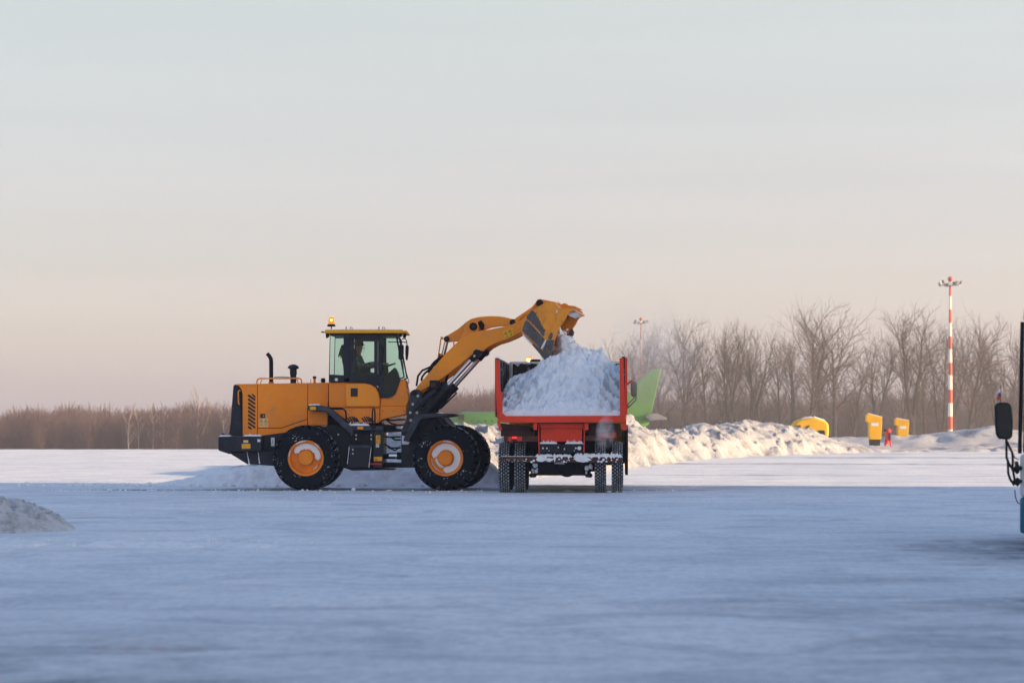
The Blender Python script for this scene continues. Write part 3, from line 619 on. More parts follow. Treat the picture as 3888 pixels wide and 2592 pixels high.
for x, y, Y in ((388, 523, YS + .03), (388, 575, YS + .03), (586, 523, YS + .02), (586, 575, YS + .02), (344, 714, YS + .01), (344, 766, YS + .01), (153, 514, YF - .08), (332, 514, YF - .08)):
    m.cyl(RY(c3, x, y, Y - .015), RY(c3, x, y, Y + .1), .018, 8)
m.build('bolt', M['bolt'], loader)
# rear fender arch and hand rails
m = MB(); rpoly(m, c1, [(800, 782), (880, 778), (945, 788), (1000, 812), (1060, 866), (1130, 928), (1175, 970), (1175, 1030), (1120, 985), (1040, 912), (970, 846), (925, 826), (800, 820)], 50.12, 50.62); rf = m.build('rear_fender', M['dusty'], loader, bevel=.012)
m = MB(); rpoly(m, c1, [(820, 790), (868, 790), (868, 817), (820, 817)], 50.112, 50.125); m.build('reflector', M['decal'], rf)
m = MB(); a = RY(c1, 806, 780, 50.12); b_ = RY(c1, 900, 778, 50.12); snow_strip(m, a + Vector((0, .2, 0)), b_ + Vector((0, .2, 0)), .36, .03, 14, 8); m.build('settled_snow', M['cap'], rf, smooth=60, recalc=False)
m = MB(); m.tube([RY(c3, x, y, YS) for x, y in ((40, 178), (180, 180), (225, 184), (248, 205), (256, 250), (258, 440))], .018, 8); m.tube([RY(c3, x, y, YS) for x, y in ((602, 440), (602, 220), (606, 185), (620, 172), (632, 190), (635, 240), (634, 440))], .016, 8); m.build('hand_rail', M['blacker'], loader)
m = MB(); rpoly(m, c1, [(810, 830), (966, 830), (966, 944), (812, 944)], 50.50, 50.60); tb = m.build('battery_box', M['orange'], loader, bevel=.006)
m = MB()
for x, y in ((835, 846), (945, 846), (835, 925), (943, 925)): m.cyl(RY(c1, x, y, 50.485), RY(c1, x, y, 50.52), .013, 8)
m.build('bolt', M['bolt'], tb)
# body under the cab
YB = 50.46; YBm = 2 * LC - YB
m = MB(); rpoly(m, c2, [(232, 992), (700, 990), (780, 1010), (850, 1062), (885, 1130), (900, 1200), (900, 1318), (236, 1318)], YB + .02, YBm - .02); m.build('cab_base', M['orange'], loader, bevel=.015)
pts = [(452, 1010), (700, 1004), (775, 1022), (840, 1070), (876, 1135), (890, 1210), (890, 1290), (876, 1306), (462, 1306), (450, 1290)]
m = MB(); rpoly(m, c2, pts, YB - .04, YB + .03); tk = m.build('side_tank_cover', M['orange2'], loader, bevel=.03)
m = MB(); rpoly(m, c2, [(517, 1067), (608, 1067), (608, 1177), (517, 1177)], YB - .047, YB - .03); m.build('recess', M['ink'], tk)
m = MB(); rpoly(m, c2, [(250, 1328), (890, 1328), (892, 1500), (870, 1520), (500, 1513), (400, 1440)], YB + .0, YBm - .0); lp = m.build('lower_skirt', M['orange'], loader, bevel=.015)
m = MB()
for cx, cw_ in ((545, 70), (735, 78)):
    for k in range(-2, 3):
        x = cx + k * 28; r = cw_; dy = math.sqrt(max(0, 1 - ((k) / 3.0) ** 2))
        top = 1500 - 68 * dy; rpoly(m, c2, [(x - 26, top + 2), (x - 8, top - 2), (x + 34 - abs(k) * 3, 1494), (x + 32 - abs(k) * 3, 1505), (x + 14 - abs(k) * 3, 1505)], YB - .004, YB + .006)
m.build('vent', M['ink'], lp)
m = MB()
for x, y in ((487, 1376), (588, 1352), (688, 1380), (785, 1356)): m.cyl(RY(c2, x, y, YB - .012), RY(c2, x, y, YB + .02), .013, 8)
m.build('bolt', M['bolt'], lp)
m = MB(); rpoly(m, c2, [(904, 1194), (1000, 1196), (1050, 1182), (1092, 1140), (1112, 1080), (1135, 1005), (1160, 960), (1200, 945), (1224, 965), (1232, 1040), (1268, 1180), (1266, 1240), (1240, 1290), (1238, 1405), (1060, 1445), (940, 1470), (894, 1500)], YB + .0, YBm - .0); m.build('front_cowl', M['orange'], loader, bevel=.02)
m = MB()
for x in (932, 1070, 1210): m.cyl(RY(c2, x, 1362, YB - .01), RY(c2, x, 1362, YB + .02), .012, 8)
rpoly(m, c2, [(905, 1296), (1236, 1298), (1236, 1302), (905, 1300)], YB - .003, YB + .003)
m.build('bolt', M['redbrown'], loader)
# cab
YK = 50.42; YL = 2 * LC - YK
def both(m, pts, th=.06, c=c2, mi=0, Y=None):
    Y = Y or YK; rpoly(m, c, pts, Y, Y + th, mi)
    q = [RY(c, x, y, Y) for x, y in pts]; m.prism([(v.x, 2 * LC - Y, v.z) for v in q], (0, -th, 0), mi)
m = MB()
both(m, [(250, 360), (1112, 372), (1114, 392), (430, 388), (248, 392)])
both(m, [(236, 893), (430, 898), (430, 988), (232, 988)])
both(m, [(424, 386), (504, 386), (504, 988), (424, 988)])
both(m, [(872, 386), (932, 388), (934, 1190), (906, 1190), (872, 1060)])
both(m, [(246, 392), (252, 392), (242, 893), (236, 893)])
both(m, [(430, 940), (880, 940), (900, 1050), (700, 1000), (430, 990)])
both(m, [(1096, 388), (1120, 388), (1216, 922), (1200, 924)], .05)
both(m, [(934, 1182), (1000, 1180), (1046, 1160), (1085, 1110), (1125, 975), (1150, 936), (1210, 916), (1214, 930), (1160, 952), (1110, 1090), (1056, 1176), (1000, 1193), (934, 1193)], .05)
fr_pts = [RY(c2, x, y, YK) for x, y in ((1100, 384), (1122, 384))]
rpoly(m, c2, [(250, 362), (1120, 372), (1120, 392), (250, 382)], YK + .06, YL - .06)
for x0_, x1_, ya, yb in ((236, 262, 893, 988),): rpoly(m, c2, [(x0_, ya), (x1_, ya), (x1_, yb), (x0_, yb)], YK + .06, YL - .06)
rpoly(m, c2, [(236, 960), (900, 960), (900, 988), (236, 988)], YK + .06, YL - .06)
cabf = m.build('cab_frame', M['black'], loader, bevel=.006)
for yy in (0, 1):                                # door on each side
    m = MB(); Y = YK - .015
    fm = [(506, 378), (868, 378), (868, 984), (506, 984)]; inn = [(551, 432), (820, 434), (820, 904), (551, 904)]
    def side(p): v = RY(c2, *p, Y); return v if not yy else Vector((v.x, 2 * LC - v.y, v.z))
    for a_, b_, c_, d_ in (((506, 378), (868, 378), (868, 432), (506, 432)), ((506, 904), (868, 904), (868, 984), (506, 984)), ((506, 433), (551, 433), (551, 903), (506, 903)), ((820, 433), (868, 433), (868, 903), (820, 903))):
        m.prism([side(a_), side(b_), side(c_), side(d_)], (0, .03 if not yy else -.03, 0))
    dr = m.build('cab_door', M['black'], loader, bevel=.004)
    m = MB(); m.prism([side(p) for p in ((552, 433), (819, 433), (819, 903), (552, 903))], (0, .006 if not yy else -.006, 0)); 
    for v_ in range(len(m.v)): m.v[v_] = (m.v[v_][0], m.v[v_][1] + (.01 if not yy else -.01), m.v[v_][2])
    m.build('door_glass', M['glass'], dr)
    if not yy:
        m = MB(); m.tube([RY(c2, x, y, Y - .03) for x, y in ((878, 525), (905, 523), (925, 535), (930, 570), (928, 840), (918, 875), (880, 882))], .010, 8); m.build('grab_handle', M['blacker'], dr)
        m = MB(); rpoly(m, c2, [(636, 940), (710, 940), (710, 980), (636, 980)], Y - .006, Y + .002); m.build('door_latch', M['ink'], dr)
        m = MB(); rpoly(m, c2, [(524, 402), (848, 402), (848, 408), (524, 408)], Y - .003, Y + .003); rpoly(m, c2, [(524, 924), (848, 924), (848, 930), (524, 930)], Y - .003, Y + .003); m.build('door_seal', M['seal'], dr)
for pts in ([(252, 392), (424, 392), (424, 895), (240, 893)], [(934, 392), (1100, 392), (1200, 922), (1150, 940), (1120, 985), (1085, 1105), (1046, 1158), (1000, 1180), (936, 1182)]):
    for far in (0, 1):
        m = MB(); Y = YK + .02; q = [RY(c2, x, y, Y) for x, y in pts]
        if far: q = [Vector((v.x, 2 * LC - v.y, v.z)) for v in q]
        m.prism(q, (0, .006, 0)); m.build('side_window', M['glass'], loader)
m = MB(); a = RY(c2, 1112, 388, YK + .06); b_ = RY(c2, 1208, 922, YK + .06); dY = (YL - YK) - .12
m.add([a, b_, b_ + Vector((0, dY, 0)), a + Vector((0, dY, 0))], [(0, 1, 2, 3)]); m.build('windscreen', M['glass'], loader, recalc=False)
m = MB(); a = RY(c2, 252, 392, YK + .06); b_ = RY(c2, 240, 893, YK + .06); m.add([a, b_, b_ + Vector((0, dY, 0)), a + Vector((0, dY, 0))], [(0, 1, 2, 3)]); m.build('rear_window', M['glass'], loader, recalc=False)
m = MB(); rpoly(m, c2, [(184, 316), (196, 310), (1180, 310), (1198, 318), (1204, 340), (1196, 357), (180, 357), (176, 345)], YK - .1, YL + .1)
rpoly(m, c2, [(1206, 322), (1238, 322), (1252, 335), (1250, 362), (1206, 360)], YK + .1, YL - .1); rf = m.build('cab_roof', M['yellow'], loader, bevel=.015)
m = MB(); a = RY(c2, 320, 310, YK - .1); b_ = RY(c2, 1100, 310, YK - .1); snow_strip(m, a + Vector((0, .8, 0)), b_ + Vector((0, .8, 0)), 1.4, .022, 30, 12); m.build('settled_snow', M['cap'], rf, smooth=60, recalc=False)
for x, Y in ((458, YK + .05), (522, YL - .05), (882, YK + .05), (942, YL - .05)):
    m = MB(); c = RY(c2, x, 290 if Y < LC else 296, Y); ax = (1, .25, 0) if Y < LC else (.15, 1, 0)
    m.lathe(c, ax, [(.026 + .007 * math.cos(q), .007 * math.sin(q)) for q in [i * math.pi / 3 for i in range(6)]], 16, closed=True); m.build('lifting_eye', M['redbrown'], rf)
bx = RY(c2, 266, 305, YK + .25); bt = RY(c2, 266, 148, YK + .25); hb = bt.z - bx.z
m = MB(); m.cyl(bx, bx + Vector((0, 0, hb * .3)), .012, 8); m.lathe(bx + Vector((0, 0, hb * .22)), (0, 0, 1), [(.001, 0), (.086, 0), (.086, hb * .08), (.074, hb * .2), (.001, hb * .2)], 20); bcn = m.build('warning_beacon', M['blacker'], loader)
m = MB(); m.lathe(bx + Vector((0, 0, hb * .42)), (0, 0, 1), [(.001, 0), (.07, 0), (.058, hb * .5), (.05, hb * .56), (.001, hb * .58)], 20); m.build('beacon_lens', M['beacon'], bcn)
m = MB(); m.ball(bx + Vector((.004, -.064, hb * .74)), (.022, .012, .026)); m.build('lamp', M['beaconcore'], bcn)
m = MB(); rpoly(m, c2, [(192, 362), (235, 362), (236, 395), (210, 418), (194, 418)], YK + .02, YK + .18); rpoly(m, c2, [(1145, 362), (1180, 362), (1172, 400), (1150, 410), (1128, 380)], YK + .0, YK + .15); rpoly(m, c2, [(1205, 364), (1240, 364), (1225, 420), (1190, 415)], YK + .15, YK + .3); m.build('work_light', M['blacker'], loader, bevel=.008)
m = MB(); m.tube([RY(c2, x, y, YK - .05) for x, y in ((180, 345), (160, 342), (138, 343))], [.012, .014, .02], 8); m.build('rear_hook', M['redbrown'], loader)
mr_ = MB(); mr_.tube([RY(c2, x, y, YK - .05) for x, y in ((1120, 425), (1160, 430), (1175, 450), (1176, 505))], .010, 8); mr_.tube([RY(c2, x, y, YK + .1) for x, y in ((1000, 468), (1175, 470), (1240, 475))], .010, 8)
mr_.tube([RY(c2, x, y, YK + .1) for x, y in ((1180, 428), (1225, 430), (1240, 455), (1247, 512))], .010, 8); mr_.build('mirror_arm', M['blacker'], loader)
for pts, Y in (([(1140, 510), (1160, 502), (1190, 504), (1204, 520), (1202, 620), (1196, 690), (1180, 702), (1146, 700), (1134, 684), (1134, 560)], YK - .1), ([(1226, 518), (1240, 510), (1258, 512), (1268, 530), (1264, 620), (1254, 700), (1240, 708), (1228, 700), (1222, 600)], YK + .1)):
    m = MB(); rpoly(m, c2, pts, Y, Y + .07); m.build('mirror', M['blacker'], loader, bevel=.012)
m = MB()
for pts in (((1180, 705), (1195, 780), (1200, 860)), ((1192, 705), (1225, 830), (1250, 910), (1272, 990), (1270, 1005), (1240, 1005)), ((1215, 950), (1245, 1000), (1250, 1060), (1268, 1075)), ((1225, 975), (1248, 978)), ((1210, 940), (1228, 944))):
    m.tube([RY(c2, x, y, YK + .25) for x, y in pts], .008, 6)
m.build('wiper_arm', M['blacker'], loader)
m = MB(); m.cyl(RY(c2, 331, 956, YK - .01), RY(c2, 331, 956, YK + .01), .033, 14); m.build('round_sticker', M['white'], loader)
# interior: seat, hanging coat, wheel column, dashboard
m = MB(); rpoly(m, c2, [(555, 900), (560, 700), (548, 560), (575, 560), (605, 700), (620, 850), (760, 860), (765, 950), (560, 960)], LC - .24, LC + .24); m.build('seat', M['interior'], loader, bevel=.03)
m = MB(); rpoly(m, c2, [(430, 500), (395, 510), (372, 580), (350, 668), (378, 630), (385, 680), (396, 640), (405, 720), (418, 780), (430, 900), (450, 900), (450, 500)], LC - .3, LC - .1); m.build('hanging_coat', M['interior'], loader, bevel=.01)
m = MB(); rpoly(m, c2, [(940, 985), (975, 900), (1010, 865), (1085, 795), (1120, 860), (1135, 920), (1150, 938), (1090, 1100), (1000, 1180), (940, 1182)], LC - .3, LC + .35); m.build('dashboard', M['interior'], loader, bevel=.02)
m = MB(); sw = RY(c2, 985, 785, LC); m.tube([RY(c2, 1000, 930, LC), sw], .025, 8); m.lathe(sw, Vector((-.35, 0, 1)), [(.19 + .014 * math.cos(q), .014 * math.sin(q)) for q in [i * math.pi / 3 for i in range(6)]], 24, closed=True); m.cyl(sw + Vector((0, -.19, 0)), sw + Vector((0, .19, 0)), .010, 6); m.build('steering_wheel', M['interior'], loader)
m = MB(); rpoly(m, c2, [(248, 988), (900, 988), (900, 960), (1120, 1000), (1060, 1160), (936, 1180), (900, 1000)], YK + .08, YL - .08); m.build('cab_floor', M['interior'], loader)

m = MB(); rpoly(m, c3, [(0, 60), (240, 200), (300, 340), (720, 360), (740, 400), (0, 420)], YB + .25, YBm - .25); m.build('engine_underside', M['blacker'], loader)
# ---- articulation gap, front frame (yawed), boom, bucket
m = MB()
for pts in (((745, 300), (860, 330), (960, 320), (1040, 318)), ((760, 300), (850, 370), (940, 392), (1040, 390)), ((740, 545), (860, 550), (975, 545)), ((745, 600), (760, 640), (850, 690), (975, 690)), ((860, 560), (900, 585), (975, 585)), ((800, 680), (900, 724), (960, 680))):
    m.tube([RY(c3, x, y, LC - .25) for x, y in pts], .018, 7)
m.build('hydraulic_hose', M['blacker'], loader)
m = MB(); rpoly(m, c3, [(700, 380), (900, 395), (900, 436), (1010, 440), (1010, 480), (745, 490)], LC - .35, LC + .35); rpoly(m, c3, [(740, 880), (1000, 890), (1000, 950), (740, 950)], LC - .35, LC + .35); m.build('hinge_plate', M['blacker'], loader, bevel=.01)
m = MB(); m.cyl(RY(c3, 740, 800, LC - .45), RY(c3, 925, 800, LC - .45), .06, 12); m.cyl(RY(c3, 925, 795, LC - .45), RY(c3, 980, 795, LC - .45), .08, 12); cy = m.build('steering_cylinder', M['blacker'], loader)
m = MB(); m.cyl(RY(c3, 820, 795, LC - .46), RY(c3, 926, 795, LC - .46), .064, 12); m.build('rod', M['steel'], cy)
f0 = -.62
m = MB(); apoly(m, c3, [(980, 455), (1120, 430), (1230, 330), (1500, 290), (1600, 400), (1700, 620), (1700, 950), (980, 950)], f0, -f0); m.build('front_frame', M['black'], loader, bevel=.012)
m = MB()
TW = [(104, 1190), (106, 1140), (120, 1112), (150, 1098), (185, 1098), (220, 1115), (236, 1150), (236, 1190), (222, 1290), (226, 1370), (300, 1380), (330, 1450), (60, 1568), (0, 1568), (60, 1440)]
apoly(m, c4, TW, f0 - .02, f0 + .10); acopy(m, c4, TW, f0 - .02, -f0 - .10, -f0 + .02); tw = m.build('boom_tower', M['dusty'], loader, bevel=.012)
m = MB(); apoly(m, c4, [(95, 1205), (222, 1235), (220, 1262), (92, 1236)], f0 - .05, f0 - .021); m.build('tower_band', M['dusty'], tw, bevel=.005)
m = MB()
for x, y in ((193, 1170), (137, 1260), (110, 1353), (183, 1353), (115, 1437)): m.cyl(AC(c4, x, y, f0 - .065), AC(c4, x, y, f0), .028, 12)
m.build('bolt', M['bolt'], tw)
m = MB(); m.cyl(AC(c4, 158, 1140, f0 - .04), AC(c4, 158, 1140, f0), .05, 16); m.build('pivot_pin', M['blacker'], tw)
m = MB(); FEN = [(1008, 600), (1075, 612), (1232, 322), (1275, 302), (1490, 282), (1552, 272), (1538, 240), (1478, 236), (1190, 248), (1152, 275), (1120, 330), (1010, 575)]
apoly(m, c3, FEN, -1.13, -.63); ff = m.build('front_fender', M['dusty'], loader, bevel=.01)
m = MB(); acopy(m, c3, FEN, -1.13, .63, 1.13); m.build('front_fender', M['dusty'], loader, bevel=.01)
m = MB(); a = AC(c3, 1492, 236, -.9); b_ = AC(c3, 1550, 242, -.9); snow_strip(m, a, b_, .4, .02, 10, 4); m.build('settled_snow', M['cap'], ff, smooth=60, recalc=False)
m = MB(); apoly(m, c3, [(990, 528), (1120, 560), (1075, 645), (990, 645)], f0 - .012, f0); m.build('sticker', M['white'], loader)
# boom arms
BO = .46
ARM = [(152, 1118), (190, 1060), (345, 880), (500, 700), (650, 556), (705, 518), (780, 482), (870, 456), (1010, 432), (1150, 402), (1240, 378), (1330, 335), (1390, 330), (1400, 400), (1345, 462), (1240, 520), (1150, 558), (1045, 590), (970, 630), (915, 678), (840, 680), (720, 775), (560, 905), (430, 1000), (320, 1065), (235, 1118), (190, 1150)]
m = MB(); apoly(m, c4, ARM, -BO - .04, -BO + .04); bm_ = m.build('boom_arm', M['boom'], loader, bevel=.015)
m = MB(); acopy(m, c4, ARM, -BO - .04, BO - .04, BO + .04); m.build('boom_arm', M['boom'], loader, bevel=.015)
m = MB(); apoly(m, c4, [(600, 640), (700, 560), (1000, 500), (1010, 560), (840, 650), (720, 740)], -BO + .04, BO - .04); m.build('cross_tube', M['orange'], loader, bevel=.02)
STK = [(1130, 462), (1236, 420), (1252, 502), (1160, 546)]
m = MB(); apoly(m, c4, STK, -BO - .046, -BO - .03); ws = m.build('warning_sticker', M['brightyellow'], bm_)
fnA = lambda X, YY: AC(c4, X, YY, -BO - .048)
m = MB(); warn_tri(m, c4, 1162, 478, 17, 0, fnA, 4); warn_tri(m, c4, 1208, 456, 17, 0, fnA, 4); m.tube([fnA(1168, 525), fnA(1182, 510)], .008, 4); m.tube([fnA(1212, 505), fnA(1234, 484)], .006, 4); m.tube([fnA(1216, 488), fnA(1226, 500)], .005, 4); m.build('print', M['ink'], ws)
m = MB(); apoly(m, c4, [(1288, 410), (1322, 375), (1322, 400), (1296, 432)], -BO - .046, -BO - .03); m.build('sticker', M['decal'], bm_)
BR = [(640, 562), (690, 470), (715, 400), (745, 362), (785, 342), (825, 344), (852, 366), (862, 400), (860, 470), (760, 520)]
for o_ in (-.2, .2):
    m = MB(); acopy(m, c4, BR, -.235, o_ - .035, o_ + .035); m.build('rocker_bracket', M['boom'], loader, bevel=.012)
RK = [(480, 560), (476, 535), (490, 515), (560, 478), (640, 428), (720, 358), (780, 320), (860, 300), (980, 289), (1080, 291), (1150, 300), (1215, 316), (1262, 338), (1278, 360), (1262, 385), (1225, 388), (1180, 399), (1100, 400), (1000, 416), (940, 436), (890, 462), (800, 480), (700, 520), (640, 566), (560, 572), (505, 580)]
m = MB(); apoly(m, c4, RK, -.075, .075); rk = m.build('rocker_arm', M['boom'], loader, bevel=.015)
for x, y, r, o_ in ((805, 405, .085, -.25), (1245, 362, .075, -.13), (510, 542, .06, -.11)):
    m = MB(); m.cyl(AC(c4, x, y, o_ - .03), AC(c4, x, y, -o_ + .03), r * .62, 16); m.cyl(AC(c4, x, y, o_ - .012), AC(c4, x, y, o_ + .03), r, 20); pp_ = m.build('pivot_pin', M['blacker'], rk); m = MB(); m.cyl(AC(c4, x, y, o_ - .04), AC(c4, x, y, o_ - .028), r * .3, 12); m.build('pin_head', M['redbrown'], pp_)
m = MB(); m.tube([AC(c4, x, y, -.09) for x, y in ((870, 350), (900, 395), (905, 440))], [.05, .06, .03], 8); m.build('grease_patch', M['blacker'], rk)
LK = [(1225, 350), (1262, 318), (1330, 272), (1450, 188), (1490, 140), (1512, 108), (1545, 108), (1560, 150), (1530, 185), (1400, 260), (1345, 300), (1275, 385), (1240, 388)]
m = MB(); apoly(m, c4, LK, -.14, -.085); acopy(m, c4, LK, -.14, .085, .14); m.build('bucket_link', M['boom'], loader, bevel=.012)
m = MB(); a = AC(c4, 1268, 338, -.11); b_ = AC(c4, 1352, 278, -.11); m.tube([a, (a + b_) / 2 + Vector((0, 0, .02)), b_], [.02, .03, .012], 6); m.build('settled_snow', M['cap'], loader)
# tilt cylinder behind the boom
tc_ = MB(); tc_.cyl(AC(c4, 470, 715, 0), AC(c4, 330, 1100, 0), .085, 16); tl = tc_.build('tilt_cylinder', M['blacker'], loader)
m = MB(); m.cyl(AC(c4, 508, 575, 0), AC(c4, 474, 715, 0), .045, 14); m.build('rod', M['steel'], tl)
m = MB(); apoly(m, c4, [(440, 712), (500, 712), (505, 730), (436, 730)], -.1, .1); apoly(m, c4, [(444, 516), (474, 520), (474, 546), (444, 548)], -.12, -.09); m.tube([AC(c4, 450, 530, -.1), AC(c4, 416, 752, -.1)], .014, 6); m.tube([AC(c4, 590, 575, -.1), AC(c4, 590, 640, -.1)], .014, 6); m.build('position_linkage', M['orange'], tl)
m = MB()
for pts in (((475, 725), (430, 750), (370, 800), (330, 850), (240, 890), (195, 950), (178, 1060)), ((470, 740), (420, 780), (370, 830), (330, 870), (270, 920), (240, 960), (232, 1005)), ((400, 790), (340, 870), (310, 920))):
    m.tube([AC(c4, x, y, -.25) for x, y in pts], .022, 8)
m.build('hydraulic_hose', M['blacker'], loader)
# lift cylinders
for sgn, (ex, ey), (gx, gy), (bx_, by_) in ((-1, (850, 700), (522, 1055), (225, 1400)), (1, (935, 690), (600, 1062), (330, 1370))):
    o_ = sgn * .64 if sgn < 0 else .36
    e_, g_, b_ = AC(c4, ex, ey, o_), AC(c4, gx, gy, o_), AC(c4, bx_, by_, o_)
    m = MB(); m.cyl(g_, b_, .085, 20); m.cyl(g_ + (g_ - b_).normalized() * .02, g_ - (g_ - b_).normalized() * .12, .10, 20); lc = m.build('lift_cylinder', M['black'], loader)
    m = MB(); m.cyl(e_ + (g_ - e_).normalized() * .12, g_, .045, 18); m.build('rod', M['steel'], lc)
    m = MB(); m.cyl(e_ - NA * .07, e_ + NA * .12, .082, 20); m.cyl(e_, e_ + (g_ - e_).normalized() * .2, .065, 14); ey_ = m.build('rod_eye', M['blacker'], lc)
    if sgn < 0:
        m = MB(); c = AC(c4, 822, 730, o_); m.cyl(c - NA * .09, c, .025, 12); m.build('bolt', M['bolt'], lc)
m = MB(); a = AC(c4, 820, 665, -.6); m.tube([AC(c4, x, y, -.66) for x, y in ((812, 700), (820, 672), (842, 660), (868, 662))], .012, 6); m.build('settled_snow', M['cap'], loader)
m = MB(); m.cyl(AC(c4, 392, 1105, -.8), AC(c4, 150, 1312, -.8), .062, 16); m.build('spring_canister', M['black'], loader)
m = MB(); m.tube([AC(c4, x, y, -.1) for x, y in ((520, 930), (498, 1030))], .03, 8); m.tube([AC(c4, x, y, .3) for x, y in ((590, 1110), (622, 1135), (560, 1195), (440, 1312))], .018, 8); m.tube([AC(c4, x, y, -.2) for x, y in ((440, 1190), (420, 1270), (412, 1350))], .014, 6); m.tube([AC(c4, x, y, -.2) for x, y in ((395, 1250), (400, 1350))], .03, 6); m.build('grease_line', M['blacker'], loader)
m = MB(); apoly(m, c4, [(320, 996), (425, 998), (426, 1100), (322, 1098)], -.86, -.62); hl = m.build('headlight', M['blacker'], loader, bevel=.02)
m = MB(); apoly(m, c4, [(340, 1025), (362, 1025), (362, 1070), (340, 1070)], -.868, -.858); apoly(m, c4, [(368, 1025), (384, 1025), (384, 1070), (368, 1070)], -.868, -.858); m.build('indicator', M['redbrown'], hl)
m = MB(); apoly(m, c4, [(235, 1150), (320, 1085), (470, 1010), (500, 1040), (300, 1200), (240, 1300)], -.3, .3); m.build('boom_base', M['blacker'], loader, bevel=.01)
m = MB(); m.tube([AC(c3, x, y, -.9) for x, y in ((1470, 290), (1540, 390))], .02, 6); m.tube([AC(c3, x, y, -.75) for x, y in ((1530, 300), (1600, 395))], .02, 6); m.build('fender_stay', M['dusty'], loader)
# bucket
bucket = empty('b', PIV); bpy.data.objects.remove(bucket)
O0, O1 = -1.27, 1.27
SIDE = [(205, 850), (200, 800), (238, 610), (300, 510), (430, 405), (560, 320), (700, 248), (780, 228), (835, 232), (880, 262), (950, 350), (1110, 372), (1255, 382), (1258, 405), (1170, 425), (1120, 480), (1080, 570), (960, 740), (925, 830), (870, 985), (800, 1250), (752, 1478)]
m = MB(); apoly(m, d8, SIDE, O0, O0 + .03); acopy(m, d8, SIDE, O0, O1 - .03, O1)
BACK = [(1530, 0)]
SH = [(752, 1478), (205, 850), (200, 800), (238, 610), (300, 510), (430, 405), (560, 320), (700, 248), (780, 228), (835, 232), (880, 262), (950, 350), (1110, 372), (1258, 386)]
q = [AC(d8, x, y, O0 + .002) for x, y in SH]; cen_ = AC(d8, 760, 700, O0 + .002)
q2 = [p + (cen_ - p).normalized() * .03 for p in q]
W_ = NA * (O1 - O0 - .004); n = len(q)
m.add(q + q2 + [p + W_ for p in q] + [p + W_ for p in q2], [(i, i + 1, 2 * n + i + 1, 2 * n + i) for i in range(n - 1)] + [(n + i, n + i + 1, 3 * n + i + 1, 3 * n + i) for i in range(n - 1)] + [(0, n, 3 * n, 2 * n), (n - 1, 2 * n - 1, 4 * n - 1, 3 * n - 1)])
bk = m.build('bucket', M['bucket'], loader, bevel=.004)
CUT = [(1262, 380), (1256, 410), (1175, 432), (1125, 490), (1085, 578), (968, 745), (930, 835), (878, 990), (808, 1255), (750, 1500), (700, 1400), (632, 1212), (770, 870), (850, 640), (915, 470), (945, 372), (1080, 372)]
for a_, b_ in ((O0 - .03, O0 - .002), (O1 + .002, O1 + .03)):
    m = MB(); acopy(m, d8, CUT, O0 - .03, a_, b_); m.build('side_cutter', M['bucket'], bk, bevel=.005)
m = MB(); apoly(m, d8, [(700, 1000), (868, 990), (808, 1255), (752, 1500), (700, 1400), (634, 1210)], O0 - .036, O0 - .031); apoly(m, d8, ragged([(330, 500), (400, 412), (445, 402), (500, 480), (560, 590), (600, 680), (650, 760), (680, 800), (665, 880), (640, 930), (540, 800), (400, 650), (310, 570)], 16, 7), O0 - .0055, O0 - .001)
acopy(m, d8, ragged([(905, 760), (935, 800), (985, 690), (1020, 680), (1060, 760), (1010, 880), (930, 990), (880, 960)], 12, 5, 3), O0, O1 - .036, O1 - .031)
acopy(m, d8, ragged([(790, 830), (830, 880), (800, 1000), (730, 980)], 12, 5, 8), O0 - .03, O0 - .035, O0 - .031); m.build('bare_steel', M['worn'], bk)
m = MB(); apoly(m, d8, [(285, 612), (312, 604), (345, 625), (665, 975), (602, 1165), (570, 1150), (218, 805)], O0 - .014, O0 - .001); m.build('wear_plate', M['worn'], bk, bevel=.004)
m = MB(); m.prism([AC(d8, x, y, O0 - .02) for x, y in ((752, 1505), (430, 1090), (205, 862), (222, 850), (440, 1062), (600, 1180), (700, 1330))], NA * (O1 - O0 + .04)); m.build('cutting_edge', M['worn'], bk, bevel=.004)
m = MB(); m.prism([AC(d8, x, y, O0 + .0) for x, y in ((1110, 370), (1268, 378), (1268, 420), (1110, 385))], NA * (O1 - O0)); m.prism([AC(d8, x, y, O0 + .35) for x, y in ((1180, 366), (1290, 356), (1290, 372), (1180, 378))], NA * 1.9)
m.build('spill_guard', M['bucket'], bk, bevel=.006)
m = MB(); acopy(m, d8, [(1256, 398), (1120, 392), (1040, 390), (1060, 470), (1110, 455), (1180, 430)], O0, O0 + .9, O1 - .04); m.build('packed_snow', M['cap'], bk, bevel=.02)
for o_ in (-.46, -.11, .11, .46):
    m = MB(); apoly(m, d8, [(480, 300), (500, 230), (535, 188), (585, 182), (780, 222), (850, 240), (860, 400), (540, 400), (330, 560), (250, 560)] if abs(o_) < .2 else [(190, 640), (200, 590), (260, 560), (420, 420), (430, 520), (330, 700), (215, 800)], o_ - .03, o_ + .03); m.build('hinge_lug', M['orange'], bk, bevel=.008)
m = MB(); m.cyl(AC(d8, 570, 265, -.17), AC(d8, 570, 265, .17), .05, 16); m.cyl(AC(d8, 570, 265, -.16), AC(d8, 570, 265, -.15), .075, 18); m.build('pivot_pin', M['blacker'], bk)
m = MB(); apoly(m, d8, [(985, 300), (1020, 275), (1065, 264), (1110, 280), (1140, 310), (1260, 318), (1420, 395), (1250, 396), (1000, 380)], -.1, .06); apoly(m, d8, [(830, 222), (1000, 300), (1000, 320), (870, 262)], -.5, -.44); apoly(m, d8, [(905, 240), (925, 235), (1005, 292), (985, 300)], -.5, -.44); m.build('back_stiffener', M['orange'], bk, bevel=.008)
